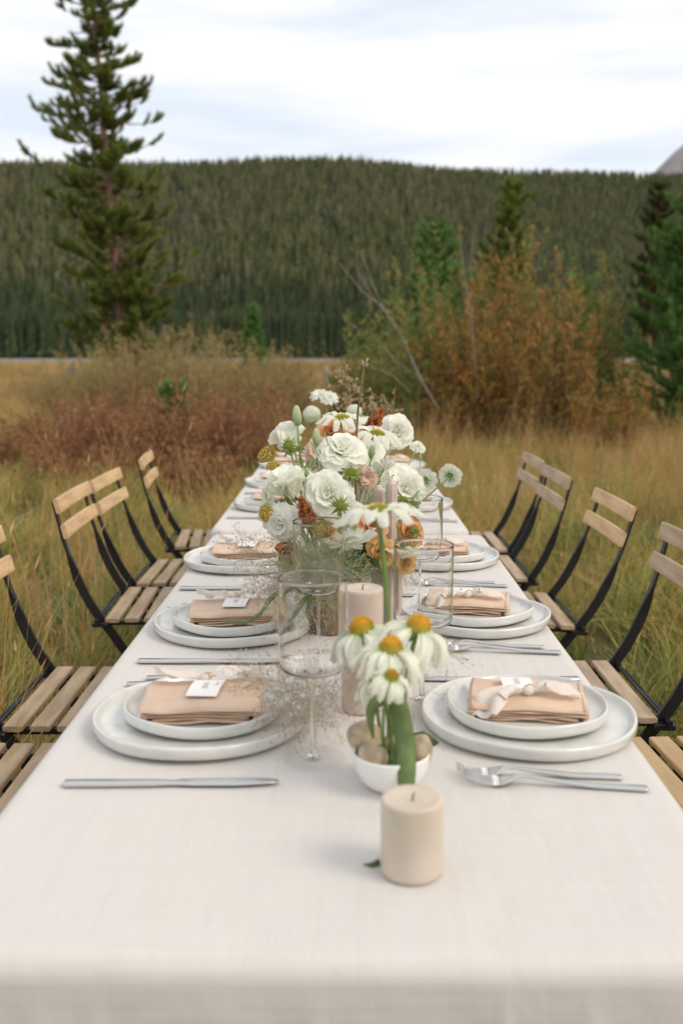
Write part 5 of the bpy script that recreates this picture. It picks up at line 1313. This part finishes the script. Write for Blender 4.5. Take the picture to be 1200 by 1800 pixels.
# leaves of the bouquet
for k, (a, b_, c_, w, mt_, lb) in enumerate([
    ((570, 1040, 1.66), (500, 1110, 1.5), (455, 1110, 1.50), .003, 'leaf', None)]): pass
blade_leaf('curling_leaf', 'long thin green blade curling onto the second left napkin', [V(-.02, -.02, -.02), D(510, 1035, 1.66), D(478, 1050, 1.60), D(458, 1078, 1.58), D(425, 1096, 1.59), D(394, 1092, 1.62)], [.003, .004, .0045, .003, .003, .0006], 'leaf', fold=.4)
blade_leaf('curling_leaf', 'thin green blade bending down behind the nearest glass', [V(-.01, -.03, -.02), D(540, 1050, 1.58), D(515, 1078, 1.56), D(500, 1095, 1.56)], [.003, .004, .0045, .001], 'leaf', fold=.4)
blade_leaf('curling_leaf', 'thin green blade hanging at the left of the vase', [V(-.02, -.03, -.02), D(548, 1046, 1.6), D(540, 1072, 1.58), D(540, 1090, 1.57)], [.003, .004, .004, .001], 'leaf', fold=.4)
for k, (p, q, w, lb) in enumerate([((620, 1000, 1.68), (645, 985, 1.66), .012, 'broad green leaf at the base between the flowers and tapers'), ((600, 960, 1.72), (612, 1000, 1.66), .010, 'dark leaf low in the middle of the bouquet'), ((585, 950, 1.72), (560, 980, 1.66), .010, 'dark leaf low on the left of the bouquet'), ((640, 960, 1.74), (668, 1005, 1.70), .010, 'dark leaf hanging beside the left taper'), ((575, 955, 1.75), (632, 990, 1.70), .009, 'dark leaf crossing the base of the bouquet'), ((700, 955, 1.8), (728, 985, 1.78), .008, 'dark leaf at the right base of the bouquet')]):
    a = V(0, 0, .01); blade_leaf('bouquet_leaf', lb, [a, D(*p), (D(*p) + D(*q)) / 2 + Vector((0, 0, .004)), D(*q)], [.002, w, w, .0008], 'leaf_dark' if k else 'leaf')
rd = random.Random(77)
for k in range(14):      # bare stems and tendrils round the buds
    px0, py0 = [(548, 800), (560, 790), (530, 815), (585, 775), (570, 760), (545, 775), (690, 905), (715, 915), (640, 855), (650, 880), (560, 935), (580, 940), (610, 870), (606, 930)][k]
    b_ = D(px0 + rd.uniform(10, 35), py0 + 70, 1.77); a = D(px0, py0, 1.76)
    m = MB(); o = stem_path((0, 0, 0), a - b_, (rd.uniform(-.01, .01), 0, .012), 8); m.tube(o, .0011, 5); e = m.build('tendril', M['stem2']); e.location = b_
    tag(e, 'green tendril ' + ['under the tall bud', 'beside the second bud', 'below the upper left rose', 'left of the top coneflower', 'above the second bud', 'crossing behind the second bud', 'below the leaning rose', 'under the dark seed head', 'left of the tapers', 'beside the brown stalk foot', 'under the big centre rose', 'low behind the fringed flower', 'right of the big centre rose', 'above the fringed flower'][k], 'stem', 'green tendrils in the main bouquet')
# ---- far arrangement
fa = [('pom', 'round white pompom flower at the left of the far arrangement', 548, 729, 3.1, (-.2, -.3, 1), 1.5), ('pom', 'round white pompom flower in the middle of the far arrangement', 622, 725, 3.2, (.1, -.2, 1), 1.4),
      ('fan', 'small white cluster flower on top, left', 562, 697, 3.2, (-.3, -.5, .9), .85), ('fan', 'small white cluster flower on top, right', 578, 702, 3.2, (.2, -.7, .7), .9),
      ('scab', 'small white flower left of the red plume', 645, 748, 3.0, (.2, -.7, .7), 1.4), ('yarrow', 'cream umbel flower under the left pompom', 566, 745, 3.0, (-.3, -.7, .6), .9),
      ('peach', 'blurred peach rose low in the far arrangement', 600, 790, 3.1, (0, -1, .3), 1.4), ('blush', 'blurred blush rose right in the far arrangement', 672, 770, 3.2, (.3, -1, .3), 1.3), ('ruffle', 'blurred white rose low in the far arrangement', 640, 800, 3.1, (0, -1, .3), 1.2),
      ('scab', 'tiny white flower on a thin stem at the far right', 733, 786, 2.4, (.2, -.6, .8), .8), ('bud', 'tiny green bud above the far right plate', 738, 810, 2.4, (0, 0, 1), .5)]
for k, (kd, lb, px, py, Y, fc, s) in enumerate(fa):
    bloom(kd, lb, px, py, Y, (V2 + Vector((0, -.02, .08))) if Y > 2.6 else V(.05, .06), fc, s, 80 + k, stem='stem2')
